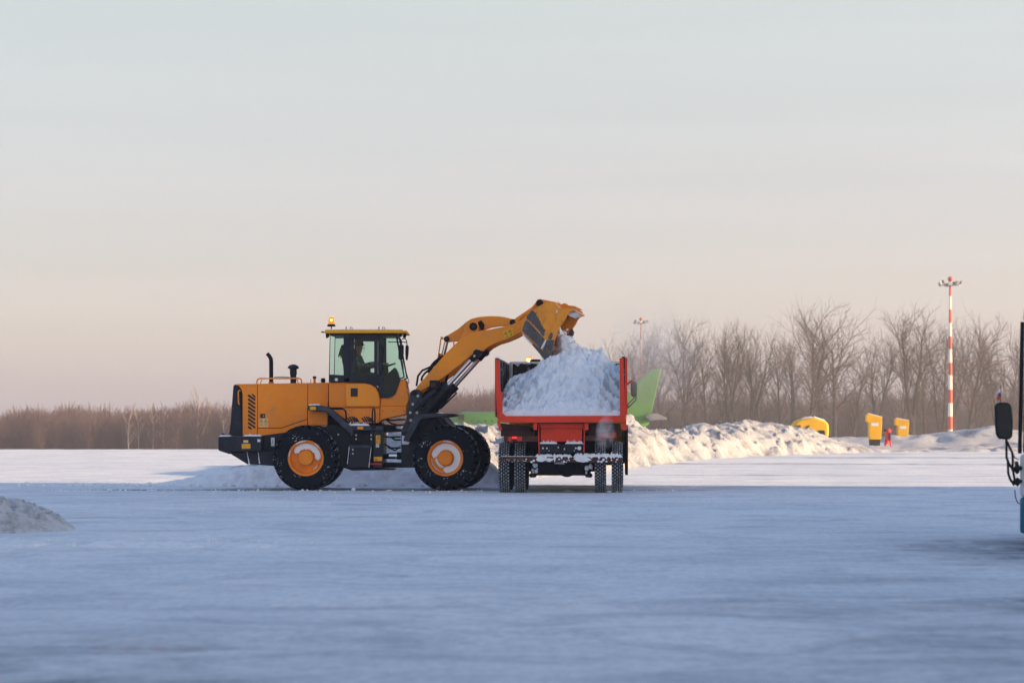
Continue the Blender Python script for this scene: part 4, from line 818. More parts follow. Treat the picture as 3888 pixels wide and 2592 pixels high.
m = MB(); m.tube([AC(d8, x, y, O0 - .035) for x, y in ((905, 465), (910, 430), (918, 410))], [.008, .02, .01], 6)
m.tube([AC(d8, x, y, O0 - .02) for x, y in ((605, 1165), (650, 1090), (700, 1000))], [.02, .026, .02], 6); m.tube([AC(d8, x, y, O0 - .02) for x, y in ((225, 865), (300, 960), (380, 1045), (430, 1080))], [.01, .014, .018, .006], 6); m.tube([AC(d8, x, y, O0 - .02) for x, y in ((590, 1310), (650, 1390), (740, 1480))], [.006, .016, .012], 6)
snow_strip(m, AC(d8, 1265, 382, O0 + .03), AC(d8, 1262, 386, O1 - .1) , .07, .012, 30, 22, .03); m.build('stuck_snow', M['cap'], bk, smooth=60)

# driver
person = None
def skin_obj(name, pts, edges, mat, parent, loc, sub=2):
    me = bpy.data.meshes.new(name); me.from_pydata([tuple(Vector(p) - loc) for p, _ in pts], edges, [])
    o = bpy.data.objects.new(name, me); sc.collection.objects.link(o); o.parent = parent
    if not parent: o.location = loc
    o.modifiers.new('skin', 'SKIN'); sv = me.skin_vertices[0].data
    for i, (_, r) in enumerate(pts): sv[i].radius = (r, r) if not isinstance(r, tuple) else r; sv[i].use_root = (i == 0)
    s = o.modifiers.new('sub', 'SUBSURF'); s.levels = sub; s.render_levels = sub; me.materials.append(mat)
    for mm_ in o.modifiers: 
        if mm_.type == 'SKIN': mm_.use_smooth_shade = True
    return o
Yp = LC - .02
def C(x, y, dy=0.): return RY(c2, x, y, Yp) + Vector((0, dy, 0))
hip, wst, chest, neck, head0, head1 = C(640, 900), C(625, 820), C(615, 700), C(612, 630), C(625, 580), C(628, 520)
ploc = C(640, 905)
body_pts = [(hip, .14), (wst, .135), (chest, .15), (neck, .055), (head0, .072), (head1, .088), (C(626, 485), .07),
            (C(612, 675, -.17), .065), (C(660, 800, -.25), .05), (C(800, 760, -.24), .042), (C(935, 760, -.17), .032), (C(965, 765, -.17), .035),
            (C(612, 675, .17), .065), (C(680, 790, .25), .05), (C(830, 765, .22), .042), (C(940, 755, .17), .032), (C(968, 760, .17), .035),
            (C(700, 905, -.1), .095), (C(900, 930, -.14), .07), (C(945, 1120, -.14), .05), (C(1000, 1150, -.14), .045),
            (C(700, 905, .1), .095), (C(900, 930, .14), .07), (C(945, 1120, .14), .05), (C(1000, 1150, .14), .045)]
body_e = [(0, 1), (1, 2), (2, 3), (3, 4), (4, 5), (5, 6), (2, 7), (7, 8), (8, 9), (9, 10), (10, 11), (2, 12), (12, 13), (13, 14), (14, 15), (15, 16), (0, 17), (17, 18), (18, 19), (19, 20), (0, 21), (21, 22), (22, 23), (23, 24)]
person = skin_obj('person', body_pts, body_e, M['skin'], None, ploc)
tag(person, 'person in a camouflage jacket and dark cap seated at the wheel in the loader cab', 'person')
grow = lambda ids, g: [(body_pts[i][0], body_pts[i][1] + g) for i in ids]
skin_obj('jacket', grow([0, 1, 2, 7, 8, 9, 10, 12, 13, 14, 15], .018) + [(C(613, 650), .075)], [(0, 1), (1, 2), (2, 3), (3, 4), (4, 5), (5, 6), (2, 7), (7, 8), (8, 9), (9, 10), (2, 11)], M['camo'], person, ploc)
skin_obj('trousers', grow([0, 17, 18, 19, 21, 22, 23], .012), [(0, 1), (1, 2), (2, 3), (0, 4), (4, 5), (5, 6)], M['trouser'], person, ploc)
m = MB(); m.ball(C(622, 492), (.105, .092, .072), 16, 10); m.prism([C(660, 505, -.06), C(705, 512, -.04), C(705, 516, -.04), C(660, 520, -.06)], (0, .1, 0)); m.build('cap', M['capcloth'], person)
m = MB(); m.prism([C(678, 532, -.012), C(702, 556, -.012), C(684, 562, -.012)], (0, .024, 0)); m.prism([C(676, 588, -.02), C(688, 596, -.02), C(676, 606, -.02)], (0, .04, 0)); m.build('nose', M['skin'], person, bevel=.003)
for dy in (-.17, .17):                                # fingers closed round the wheel rim
    m = MB(); h0 = C(966, 762, dy)
    for k in range(4):
        b0 = h0 + Vector((.012, -.03 + k * .02, .02)); m.tube([b0, b0 + Vector((.035, 0, .008)), b0 + Vector((.05, 0, -.018)), b0 + Vector((.03, 0, -.035))], [.010, .0095, .009, .007], 6)
    b0 = h0 + Vector((0, .035, 0)); m.tube([b0, b0 + Vector((.03, .01, -.015)), b0 + Vector((.045, -.005, -.02))], [.011, .010, .008], 6); m.build('fingers', M['skin'], person)

# ------------------------------------------------------------------ dump truck
TA = R_(2.4); TH = Vector((math.sin(TA), math.cos(TA), 0)); TR = Vector((math.cos(TA), -math.sin(TA), 0))
TO = Vector(((2130 - CX) / F * 48.6, 48.6, 0))
truck = empty('dump_truck', TO, 'red dump truck seen from behind with its bed full of snow', 'dump truck')
def T(x, y, z): return TO + TR * x + TH * y + Vector((0, 0, z))
def TP(x, y, yl):                                # c5 crop point on the plane yl metres ahead of the rear axle
    px, py = c5(x, y); p0 = TO + TH * yl; r = Vector(((px - CX) / F, 1, 0)); t = TH.dot(p0) / TH.dot(r)
    return Vector((r.x * t, t, CAMH + (HOR - py) / F * t))
def tpoly(mb, pts, y0, y1, mi=0): return mb.prism([TP(x, y, y0) for x, y in pts], TH * (y1 - y0), mi)
def tbox(mb, x0, x1, y0, y1, z0, z1, mi=0): return mb.prism([T(x0, y0, z0), T(x1, y0, z0), T(x1, y0, z1), T(x0, y0, z1)], TH * (y1 - y0), mi)
def truck_wheel(x, y, W=.225, R=.508, lugs=True):
    c = T(x, y, R - .008); t = MB()
    t.lathe(c, TR, [(.26, -.40 * W), (.30, -.47 * W), (.40, -.5 * W), (R - .05, -.47 * W), (R - .02, -.40 * W), (R - .014, 0), (R - .02, .40 * W), (R - .05, .47 * W), (.40, .5 * W), (.30, .47 * W), (.26, .40 * W)], 48)
    if lugs:
        u = Vector((0, 0, 1)); w_ = TR.cross(u); n = 44
        for row, hx in enumerate((-.40, -.20, 0, .20, .40)):
            for k in range(n):
                a = 2 * math.pi * (k + (.5 if row % 2 else 0)) / n
                if math.cos(a) < -.2 and False: continue
                da = math.pi / n * .88; hw = .085 * W; base = R - .016 - (.008 if abs(hx) > .3 else 0)
                for_ = [(hx * W, a - da), (hx * W + hw, a), (hx * W, a + da), (hx * W - hw, a)]
                if abs(hx) > .3: for_ = [(hx * W - hw * .9, a - da * .6), (hx * W + hw * .9, a - da * .6), (hx * W + hw * .9, a + da * .6), (hx * W - hw * .9, a + da * .6)]
                vs = [c + TR * h + (u * math.cos(b_) + w_ * math.sin(b_)) * (base + rr_) for rr_ in (0, .016) for h, b_ in for_]
                t.add(vs, [(4, 5, 6, 7), (0, 1, 5, 4), (1, 2, 6, 5), (2, 3, 7, 6), (3, 0, 4, 7)], 1)
    m = MB(); m.lathe(c, TR, [(.001, -.12 * W), (.12, -.12 * W), (.2, -.1 * W), (.25, -.35 * W), (.285, -.42 * W), (.285, .42 * W), (.25, .35 * W), (.2, -.0 * W), (.001, 0)], 28)
    wh = m.build('wheel', M['redbrown'], truck); t.build('tyre', [M['rubber'], M['trucklug']], wh, smooth=35, recalc=False)
for yy in (0, 1.32):
    for xx in (-1.13, -.81, .79, 1.13): truck_wheel(xx, yy, lugs=(yy == 0 or xx > .5))
for xx in (-1.08, 1.16): truck_wheel(xx, 5.0)
B0, B1, ZF, ZT = -.85, 3.75, 1.56, 2.70       # bed back, front, floor, top
m = MB()
tbox(m, -1.265, -1.215, B0 + .07, B1, ZF - .05, ZT - .03); tbox(m, 1.22, 1.275, B0 + .07, B1, ZF - .05, ZT + .0); tbox(m, -1.22, 1.22, B1 - .06, B1, ZF, ZT - .02); tbox(m, -1.22, 1.22, B0 + .1, B1 - .06, ZF - .10, ZF - .02)
bed = m.build('bed', M['bedsteel'], truck, bevel=.006)
m = MB()
tpoly(m, [(103, 163), (147, 176), (152, 400), (158, 486), (176, 488), (178, 690), (150, 706), (122, 700), (112, 500)], B0 - .03, B0 + .06); m.build('bed_post', M['red'], truck, bevel=.01)
m = MB(); tpoly(m, [(1338, 155), (1378, 155), (1380, 300), (1388, 480), (1396, 700), (1400, 780), (1345, 720)], B0 - .03, B0 + .06); tbox(m, 1.278, 1.30, B0 + .06, B1, ZF - .05, ZT); m.build('bed_post', M['red'], truck, bevel=.01)
m = MB(); tbox(m, -1.29, -1.268, B0 + .06, B1, ZF - .05, ZT - .03)
for k in range(6): tbox(m, 1.302, 1.33, B0 + .3 + k * .75, B0 + .38 + k * .75, ZF, ZT - .02); tbox(m, -1.305, -1.292, B0 + .3 + k * .75, B0 + .38 + k * .75, ZF, ZT - .05)
m.build('bed_side', M['red'], truck, bevel=.005)
m = MB(); tpoly(m, [(124, 706), (150, 700), (178, 700), (212, 728), (1340, 724), (1352, 700), (1398, 740), (1408, 792), (1330, 792), (215, 798), (140, 782), (122, 740)], B0 - .08, B0 + .1); sill = m.build('bed_sill', M['red'], truck, bevel=.012)
m = MB(); tpoly(m, [(122, 770), (152, 790), (172, 868), (142, 868)], B0 - .05, B0 + .1); tpoly(m, [(1356, 790), (1405, 790), (1412, 870), (1366, 868)], B0 - .05, B0 + .1)
tpoly(m, [(482, 799), (522, 799), (518, 868), (486, 868)], B0 - .02, B0 + .1); tpoly(m, [(988, 797), (1030, 797), (1030, 868), (992, 868)], B0 - .02, B0 + .1); m.build('sill_bracket', M['red'], truck, bevel=.006)
m = MB()       # inner ribs of the bed, frosted
for k, xx in enumerate((-1.218, 1.19)): 
    for yb in (.1, 1.2, 2.4): tbox(m, xx, xx + .03, yb, yb + .08, ZF, ZT - .06)
tbox(m, -1.2, 1.2, B1 - .10, B1 - .062, 2.30, 2.36); m.build('bed_rib', M['bedsteel'], truck, bevel=.004)
m = MB(); snow_strip(m, T(-1.2, B1 - .03, ZT - .02), T(1.2, B1 - .03, ZT - .02), .12, .03, 50, 2, .06); snow_strip(m, T(1.26, B0 + .1, ZT), T(1.26, B1, ZT), .08, .03, 40, 6); snow_strip(m, T(-1.26, B0 + .1, ZT - .03), T(-1.26, B1, ZT - .03), .08, .03, 40, 9)
m.tube([T(-1.17, B1 - .07, ZT), T(-1.17, B1 - .07, ZT - .35), T(-1.19, B1 - .07, ZT - .8)], [.05, .04, .015], 6); m.build('settled_snow', M['cap'], bed, smooth=60, recalc=False)
# rear panel, crossmember, bumper, lights
m = MB(); tpoly(m, [(556, 830), (968, 830), (966, 968), (930, 982), (600, 985), (556, 975)], B0 + .2, B0 + .23); tpoly(m, [(540, 800), (985, 800), (985, 848), (560, 848)], B0 + .12, B0 + .2); pn = m.build('rear_panel', M['red'], truck, bevel=.01)
m = MB(); m.tube([TP(x, y, B0 + .12) for x, y in ((537, 800), (537, 960), (542, 1110))], .012, 6); m.tube([TP(x, y, B0 + .12) for x, y in ((975, 840), (990, 870), (988, 1000), (985, 1090))], .012, 6); m.build('panel_frame', M['red'], truck)
m = MB(); tpoly(m, [(545, 1005), (980, 1005), (980, 1092), (548, 1096)], B0 + .16, B0 + .3); xm = m.build('crossmember', M['black'], truck, bevel=.008)
m = MB(); 
for x, y, r in ((578, 1048, .02), (618, 1048, .018), (640, 1072, .01), (905, 1048, .018), (940, 1048, .04), (890, 1072, .01), (735, 1040, .02), (762, 1050, .03), (790, 1055, .02)): m.ball(TP(x, y, B0 + .155), (r, .012, r), 8, 6)
snow_strip(m, TP(545, 1003, B0 + .2), TP(720, 1003, B0 + .2), .12, .06, 20, 14); snow_strip(m, TP(800, 1003, B0 + .2), TP(982, 1003, B0 + .2), .12, .06, 20, 17); m.build('stuck_snow', M['cap'], xm, smooth=60)
m = MB(); tpoly(m, [(735, 1010), (790, 1010), (785, 1060), (760, 1075), (740, 1060)], B0 + .12, B0 + .158); m.build('tow_hitch', M['blacker'], truck, bevel=.01)
m = MB(); tpoly(m, [(160, 1130), (1366, 1134), (1366, 1192), (160, 1186)], B0 + .05, B0 + .13); bp_ = m.build('bumper_bar', M['redbrown'], truck, bevel=.006)
m = MB(); snow_strip(m, TP(160, 1130, B0 + .09), TP(500, 1131, B0 + .09), .07, .012, 30, 31); snow_strip(m, TP(500, 1131, B0 + .09), TP(870, 1131, B0 + .09), .09, .05, 40, 35, .09); snow_strip(m, TP(880, 1133, B0 + .09), TP(1366, 1133, B0 + .09), .10, .07, 50, 39, .05)
for k in range(46):
    x = rnd.choice([rnd.uniform(400, 860), rnd.uniform(400, 860), rnd.uniform(1050, 1360), rnd.uniform(170, 400)]); r = rnd.uniform(.006, .03) if x > 400 else rnd.uniform(.004, .012); m.ball(TP(x, rnd.uniform(1150, 1186), B0 + .05), (r, .008, r * .8), 7, 5)
def splat(cx, cy, w_, h_, yl, seed):
    pts = []
    for i in range(22):
        a = 2 * math.pi * i / 22; q = 1 + .45 * nz(math.cos(a) * 2 + seed, math.sin(a) * 2)
        pts.append(TP(cx + w_ * math.cos(a) * q, cy + h_ * math.sin(a) * q, yl))
    m.prism(pts, TH * .02)
splat(965, 1155, 85, 34, B0 + .035, 3); splat(560, 1155, 45, 28, B0 + .035, 9); splat(640, 1165, 30, 18, B0 + .036, 12)
m.build('stuck_snow', M['cap'], bp_, smooth=60)
m = MB(); tpoly(m, [(190, 925), (535, 925), (535, 985), (190, 985)], B0 + .25, B0 + .3); tpoly(m, [(1000, 925), (1320, 925), (1320, 975), (1000, 975)], B0 + .25, B0 + .3)
tpoly(m, [(160, 880), (500, 880), (500, 925), (160, 925)], B0 + .4, B0 + .8); tpoly(m, [(160, 800), (450, 830), (450, 930), (160, 930)], B0 + .5, B0 + .6); tpoly(m, [(1030, 800), (1350, 800), (1350, 930), (1030, 930)], B0 + .5, B0 + .6); m.build('lamp_carrier', M['redbrown'], truck, bevel=.005)
for a_, b_, mt in ((206, 232, 'redbrown'), (234, 270, 'tailoff'), (272, 318, 'taillight'), (320, 372, 'tailoff')):
    m = MB(); tpoly(m, [(a_, 932), (b_, 932), (b_, 978), (a_, 978)] if mt != 'taillight' else [(a_, 932), (b_, 932), (b_, 954), (a_, 954)], B0 + .22, B0 + .25); m.build('tail_lamp', M[mt], truck, bevel=.004)
m = MB(); tpoly(m, [(1142, 900), (1308, 896), (1308, 944), (1142, 946)], B0 + .22, B0 + .25); m.build('tail_lamp', M['tailoff'], truck, bevel=.004)
# chassis: rails, axles, springs, tank, mudguards
m = MB()
for xx in (-.43, .36): tbox(m, xx, xx + .07, B0 + .3, 6.2, .80, 1.05)
tbox(m, -.5, .5, -.3, 3.2, 1.06, 1.44); tbox(m, -1.15, -.5, .0, 1.8, 1.06, 1.2); tbox(m, .5, 1.15, .0, 1.8, 1.06, 1.2); tbox(m, -1.1, 1.1, 3.0, 3.6, .5, 1.3); m.build('chassis', M['blacker'], truck)
m = MB(); m.cyl(T(-.75, 0, .50), T(.75, 0, .50), .085, 16); m.ball(T(.12, 0, .54), (.22, .2, .235), 18, 12); m.cyl(T(-.75, 1.32, .50), T(.75, 1.32, .50), .11, 16); m.ball(T(.05, 1.32, .52), (.24, .22, .22), 18, 12); tbox(m, -.56, .58, -.12, .5, .34, .80); m.build('rear_axle', M['blacker'], truck, bevel=.01)
for s in (-1, 1):
    m = MB()
    for k in range(5): tbox(m, s * .60 - .04, s * .60 + .04, -.05, .25, .62 + k * .045, .65 + k * .045)
    m.cyl(T(s * .60, -.2, .345), T(s * .52, -.1, .345), .045, 12); m.cyl(T(s * .56, -.18, .34), T(s * .56, -.18, .75), .04, 10)
    m.build('leaf_spring', M['black'], truck)
m = MB()
for cx, cy in ((500, 1245), (1040, 1255)):
    for k in range(9): x, y = cx + rnd.uniform(-34, 34), cy + rnd.uniform(-40, 45); r = rnd.uniform(.015, .045); m.ball(TP(x, y, -.30), (r, .03, r * 1.1), 8, 6)
snow_strip(m, TP(690, 1200, -.25), TP(790, 1204, -.25), .1, .04, 10, 50); m.build('stuck_snow', M['snow'], truck, smooth=60)
m = MB(); pr = []
for k in range(9): a = math.pi * (1.02 - k / 8 * 1.0); pr.append((5.0 + .66 * math.cos(a), .55 + .62 * math.sin(a)))
pr2 = [(5.0 + (y_ - 5.0) * .94, .55 + (z_ - .55) * .94) for y_, z_ in pr][::-1]
for xx in (1.0, -1.33): m.prism([T(xx, y_, z_) for y_, z_ in pr + pr2], TR * .33)
for xx in (1.30, ): m.prism([T(xx, 2.1, .62), T(xx, 2.12, 1.28), T(xx, 3.5, 1.36), T(xx, 4.3, 1.3), T(xx, 4.35, .35), T(xx, 2.4, .30)], TR * .06)
m.build('mudguard', M['blacker'], truck, bevel=.01)
# cab with beacon and mirrors
m = MB(); m.prism([T(-1.22, 4.05, .95), T(-1.22, 4.05, 2.55), T(-1.22, 4.3, 2.74), T(-1.22, 5.6, 2.70), T(-1.22, 5.85, 1.95), T(-1.22, 5.95, .70), T(-1.22, 5.6, .70), T(-1.22, 5.45, 1.12), T(-1.22, 4.55, 1.12), T(-1.22, 4.4, .95)], TR * 2.56); cb = m.build('cab', M['brightyellow'], truck, bevel=.04)
m = MB(); m.prism([T(1.345, 4.6, 1.80), T(1.345, 5.45, 1.80), T(1.345, 5.35, 2.45), T(1.345, 4.6, 2.45)], TR * .008); m.prism([T(-1.225, 4.6, 1.80), T(-1.225, 5.45, 1.80), T(-1.225, 5.35, 2.45), T(-1.225, 4.6, 2.45)], TR * -.008); m.build('door_window', M['darkglass'], cb)
m = MB(); m.prism([T(-1.1, 5.74, 2.55), T(1.2, 5.74, 2.55), T(1.2, 5.91, 1.85), T(-1.1, 5.91, 1.85)], TH * .012); m.build('windscreen', M['darkglass'], cb)
m = MB(); tbox(m, -1.15, 1.25, 5.9, 6.15, .45, .85); m.build('front_bumper', M['black'], truck, bevel=.03)
bxp = TP(443, 190, 4.9); bxp.z = 2.72; btz = TP(443, 140, 4.9).z
m = MB(); m.cyl(bxp - Vector((0, 0, .03)), bxp + Vector((0, 0, .005)), .07, 16); m.cyl(TP(497, 190, 4.9), TP(497, 168, 4.9), .13, 14); bc = m.build('warning_beacon', M['blacker'], truck)
m = MB(); m.prism([TP(418, 188, 4.85), TP(468, 188, 4.85), TP(468, 145, 4.85), TP(462, 140, 4.85), TP(424, 140, 4.85), TP(418, 145, 4.85)], TH * .18); m.build('beacon_lens', M['beacon'], bc, bevel=.015)
m = MB(); m.ball(TP(440, 172, 4.84), (.05, .01, .04)); m.build('lamp', M['beaconcore'], bc)
m = MB(); m.tube([TP(1146, 165, 4.6), TP(1146, 140, 4.6), TP(1150, 122, 4.6)], [.02, .02, .035], 8); m.build('roof_fitting', M['blacker'], truck)
my_ = 5.2
def EP(x, y, yl): px, py = e8(x, y); return TP((px - 1840) * 2.614, (py - 1300) * 2.614, yl)
m = MB(); m.prism([EP(x, y, my_) for x, y in ((468, 650), (490, 622), (540, 618), (572, 636), (584, 720), (580, 860), (560, 906), (500, 912), (474, 890), (460, 780))], TH * .06); mi_ = m.build('mirror', M['blacker'], truck, bevel=.015)
m = MB(); m.prism([EP(x, y, my_ - .006) for x, y in ((482, 660), (555, 640), (566, 720), (560, 880), (500, 890), (476, 780))], TH * .004); 
mg = M['mirrorglass'] = paint('mirror_glass', (.015, .022, .026), (.02, .06, .03), .5, .15, 8, metal=.3, bump=0); m.build('glass', mg, mi_)
m = MB()
for pts in (((548, 912), (412, 1050), (372, 1055)), ((568, 870), (564, 965), (415, 1115), (375, 1130)), ((412, 1050), (412, 1115))): m.tube([EP(x, y, my_) for x, y in pts], .014, 7)
m.build('mirror_arm', M['blacker'], truck)
m = MB(); m.tube([EP(498, 598, 3.9), EP(338, 732, 3.9)], .022, 7); m.build('stay_rod', M['red'], truck)

# snow heap in the bed
prof_top = [(-1.21, 1.80), (-1.16, 2.02), (-1.08, 2.16), (-.92, 2.17), (-.72, 2.26), (-.50, 2.44), (-.30, 2.58), (0.0, 2.70), (.45, 2.76), (.84, 2.75), (.93, 2.60), (1.0, 2.46), (1.21, 2.42)]
m = MB(); NX, NY = 170, 200
for j in range(NY + 1):
    y_ = B0 + .0 + (B1 - .08 - B0) * j / NY
    for i in range(NX + 1):
        x_ = -1.215 + 2.43 * i / NX; h = interp(prof_top, x_); t = sm((y_ - B0) / 1.9) ** .8
        if y_ > 2.2: h -= .25 * sm((y_ - 2.2) / 1.3) * (1 if x_ < .1 else .6)
        e = min(1, (y_ - B0) / .25 + .1)
        z = ZF + .05 + (h - ZF) * t + e * (clump(x_, y_, 0, 2.8) * .15 + clump(x_, y_, 4, 6.5) * .14 + clump(x_ + .3 * nz(x_ * 3, y_ * 3), y_, 9, 14) * .075 + .03 * nz(x_ * 25, y_ * 25) - .10 + .06 * nz(x_ * 2, y_ * 2))
        if x_ < -.75 and y_ < .35: z -= .12 * sm((-.75 - x_) / .3) * sm((.35 - y_) / .5) * t
        z = z if j > 1 else 1.50
        p = T(x_ + .05 * nz(x_ * 8, y_ * 8, 6.) * e * (1 - abs(x_) / 1.215), y_ + .10 * nz(x_ * 6, y_ * 6, 3.) * e, max(ZF + .04, z) if j > 1 else z); m.v.append(tuple(p))
for j in range(NY):
    for i in range(NX): a = j * (NX + 1) + i; m.f.append((a, a + 1, a + NX + 2, a + NX + 1))
m.mi = [0] * len(m.f)
b0 = len(m.v)
heap = m.build('snow_load', M['loadsnow'], smooth=60, recalc=False, loc=tuple(T(0, 1.4, ZF))); tag(heap, 'heaped lumpy snow filling the bed of the red dump truck', 'snow')
# snow pouring off the bucket
rows = [(1240, 2121, 2123), (1247, 2119, 2125), (1262, 2113, 2131), (1277, 2108, 2140), (1284, 2106, 2160), (1297, 2103, 2169), (1310, 2101, 2177), (1320, 2098, 2190), (1333, 2091, 2206), (1345, 2088, 2226), (1357, 2084, 2230), (1370, 2082, 2240), (1395, 2078, 2285), (1425, 2066, 2300), (1470, 2045, 2318), (1520, 2020, 2330)]
m = MB(); nseg = 72; fine_rows = []
for k in range(len(rows) - 1):
    a, b_ = rows[k], rows[k + 1]; n_ = max(1, int((b_[0] - a[0]) / 3.2))
    for i in range(n_): t = i / n_; fine_rows.append([a[q] + (b_[q] - a[q]) * t for q in range(3)])
for ri, (py, l_, r_) in enumerate(fine_rows):
    Yc = 50.55 - .35 * sm((py - 1370) / 120); cxp, hw = (l_ + r_) / 2, (r_ - l_) / 2 / F * 50.5; c = P(cxp, py, Yc); dep = .80
    for j in range(nseg):
        a = 2 * math.pi * j / nseg; d = Vector((math.cos(a), math.sin(a), 0)); p = c + Vector((hw * d.x, dep * d.y, 0))
        k_ = min(1, hw / .15); q = (clump(p.x, p.y, p.z, 4) * .11 + clump(p.x, p.y, p.z, 9) * .07 + clump(p.x, p.y, p.z, 20) * .035 - .06) * k_
        m.v.append(tuple(p + Vector((d.x * q, d.y * q, q * .5))))
nr = len(fine_rows)
m.f = [(i * nseg + j, i * nseg + (j + 1) % nseg, (i + 1) * nseg + (j + 1) % nseg, (i + 1) * nseg + j) for i in range(nr - 1) for j in range(nseg)] + [tuple(range(nseg))]; m.mi = [0] * len(m.f)
for k in range(110):                                  # loose clods breaking away round the edge of the fall
    row = fine_rows[rnd.randrange(3, int(len(fine_rows) * .75))]; sd_ = rnd.random() < .8; px_ = row[2] + abs(rnd.gauss(0, 9)) if sd_ else row[1] - abs(rnd.gauss(0, 4))
    r = rnd.uniform(.006, .034); rock(m, P(px_, row[0] + rnd.gauss(0, 6), 50.2 + rnd.uniform(-.5, .5)), r, k)
m.mi = [0] * len(m.f)
pour = m.build('falling_snow', M['loadsnow'], smooth=60, recalc=False, loc=tuple(P(2150, 1400, 50.7))); tag(pour, 'mass of clumped snow pouring out of the tipped bucket onto the load', 'snow')

# ------------------------------------------------------------------ distant things
def fin_obj():
    Y = 200.
    o = empty('airplane', P(2200, 1640, Y), 'green airplane with a swept tail fin parked beyond the snow bank behind the truck', 'airplane')
    top = P(1900, 1562, Y).z; R0 = 1.5; zc = top - R0; x0, x1 = P(1660, 1600, Y).x, P(2468, 1600, Y).x
    m = MB(); st_ = [(0, .02), (.02, .35), (.06, .75), (.12, 1), (.6, 1), (.75, .85), (.88, .55), (.97, .3), (1, .12)]
    m.tube([(x0 + (x1 - x0) * t, Y + R0, zc + (0 if t < .6 else (t - .6) * 1.6)) for t, _ in st_], [R0 * r for _, r in st_], 28); m.build('fuselage', M['green'], o)
    m = MB(); m.prism([RY(e8, x, y, Y + R0) for x, y in ((330, 960), (650, 590), (820, 420), (850, 408), (1030, 400), (845, 1240), (700, 1300), (300, 1330))], (0, .3, 0)); m.build('tail_fin', M['green'], o, bevel=.05)
    m = MB(); m.prism([RY(e8, x, y, Y - 1) for x, y in ((760, 1255), (880, 1220), (960, 1225), (1130, 1300), (1135, 1335), (900, 1345))], (0, 5, 0)); m.build('tailplane', M['grey'], o, bevel=.05)
    m = MB(); e4 = crop(1720, 1560, 5.227); rpoly(m, e4, [(92, 68), (222, 70), (222, 168), (95, 160)], Y - .12, Y + .3); m.build('engine_intake', M['interior'], o, bevel=.04)
    m = MB()
    for x in (375, 505, 645, 775): m.prism([RY(e4, x - 18, 205, Y - .1), RY(e4, x + 18, 205, Y - .1), RY(e4, x + 14, 183, Y - .1), RY(e4, x - 14, 183, Y - .1)], (0, .2, 0))
    m.build('window', M['darkglass'], o)
fin_obj()
def mast(px, base_py, top_py, Y, bands, half, label, smx=1.):
    g = G((px - CX) / F * Y, Y); c0 = P(px, HOR, Y); root = empty('lighting_mast', (c0.x, Y, g), label, 'lamp mast', 'striped lighting masts')
    zt = P(px, top_py, Y).z
    def rad(z): return (.30 - .17 * (z - g) / (zt - g)) * smx
    zs = [P(px, b_, Y).z for b_ in bands]           # from the top down: colour changes
    m = MB(); prev = zt; 
    for i, z in enumerate(zs + [g]):
        m.tube([(c0.x, Y, z), (c0.x, Y, prev)], [rad(z), rad(prev)], 12, i % 2 ^ 0, cap=False); prev = z
    m.build('pole', [M['mastred'], M['mastwhite']], root)
    m = MB(); m.lathe((c0.x, Y, zt), (0, 0, 1), [(.2, -.05), (half * .8, .02), (half * .85, .1), (.2, .14)], 16); m.build('platform', M['lampgrey'], root)
    for k in range(9):
        a = 2 * math.pi * k / 9 + .35; c = Vector((c0.x + half * .85 * math.cos(a), Y + half * .85 * math.sin(a), zt + .25 + .14 * math.sin(k * 2.7))); d = Vector((math.cos(a), math.sin(a), 0)); s = Vector((-d.y, d.x, 0))
        m = MB(); m.prism([c - s * .2 + Vector((0, 0, -.2)), c + s * .2 + Vector((0, 0, -.2)), c + s * .22 + d * .12 + Vector((0, 0, .2)), c - s * .22 + d * .12 + Vector((0, 0, .2))], d * .22); m.build('floodlight', M['lampgrey' if k % 3 else 'mastwhite'], root, bevel=.03)
    m = MB(); m.ball((c0.x, Y, zt + .75), (.3, .3, .3), 10, 8); m.cyl((c0.x, Y, zt), (c0.x, Y, zt + .6), .14, 8); m.build('obstruction_light', M['mastred'], root)
mast(3608, 1664, 1084, 280, [1040 + b_ / 2.45 for b_ in (205, 330, 455, 580, 700, 825, 940, 1075, 1200, 1325, 1445, 1560)], 1.25, 'tall red and white striped lighting mast among the bare trees at right')
mast(2434, 1480, 1228, 400, [1040 + b_ / 1.823 for b_ in (450, 570, 730, 800, 900)], 1.15, 'far red and white lighting mast rising behind the green tail fin', .8)
def cabinet(pts, base, plate, Y, label):
    g = RY(e1, base[0][0], base[2][1], Y); cx = sum(RY(e1, x, y, Y).x for x, y in base) / 4
    o = empty('equipment_cabinet', (cx, Y + .3, g.z), label, 'cabinet', 'yellow equipment cabinets')
    m = MB(); rpoly(m, e1, pts, Y, Y + .6); m.build('housing', M['brightyellow'], o, bevel=.02)
    m = MB(); rpoly(m, e1, base, Y + .02, Y + .58); bs = m.build('base', M['black'], o, bevel=.01)
    m = MB(); rpoly(m, e1, plate, Y - .012, Y); m.build('name_plate', M['white'], o, bevel=.005)
    x0, y0 = pts[0]; m = MB(); m.cyl(RY(e1, x0 + 60, y0 - 20, Y + .1), RY(e1, x0 + 60, y0 - 20, Y + .5), .05, 10); m.build('hinge_tube', M['decal'], o)
    m = MB(); a = RY(e1, pts[1][0], pts[1][1], Y); b_ = RY(e1, pts[2][0], pts[2][1], Y); m.prism([a, b_, b_ + Vector((0, 0, .03)), a + Vector((0, 0, .04))], (0, .6, 0)); m.build('settled_snow', M['cap'], o)
cabinet([(262, 300), (340, 265), (778, 372), (765, 700), (740, 1112), (366, 1112), (345, 560), (262, 510)], [(385, 1112), (722, 1112), (710, 1330), (398, 1330)], [(418, 568), (652, 568), (652, 668), (418, 668)], 140., 'taller yellow equipment cabinet left of the red steel frame')
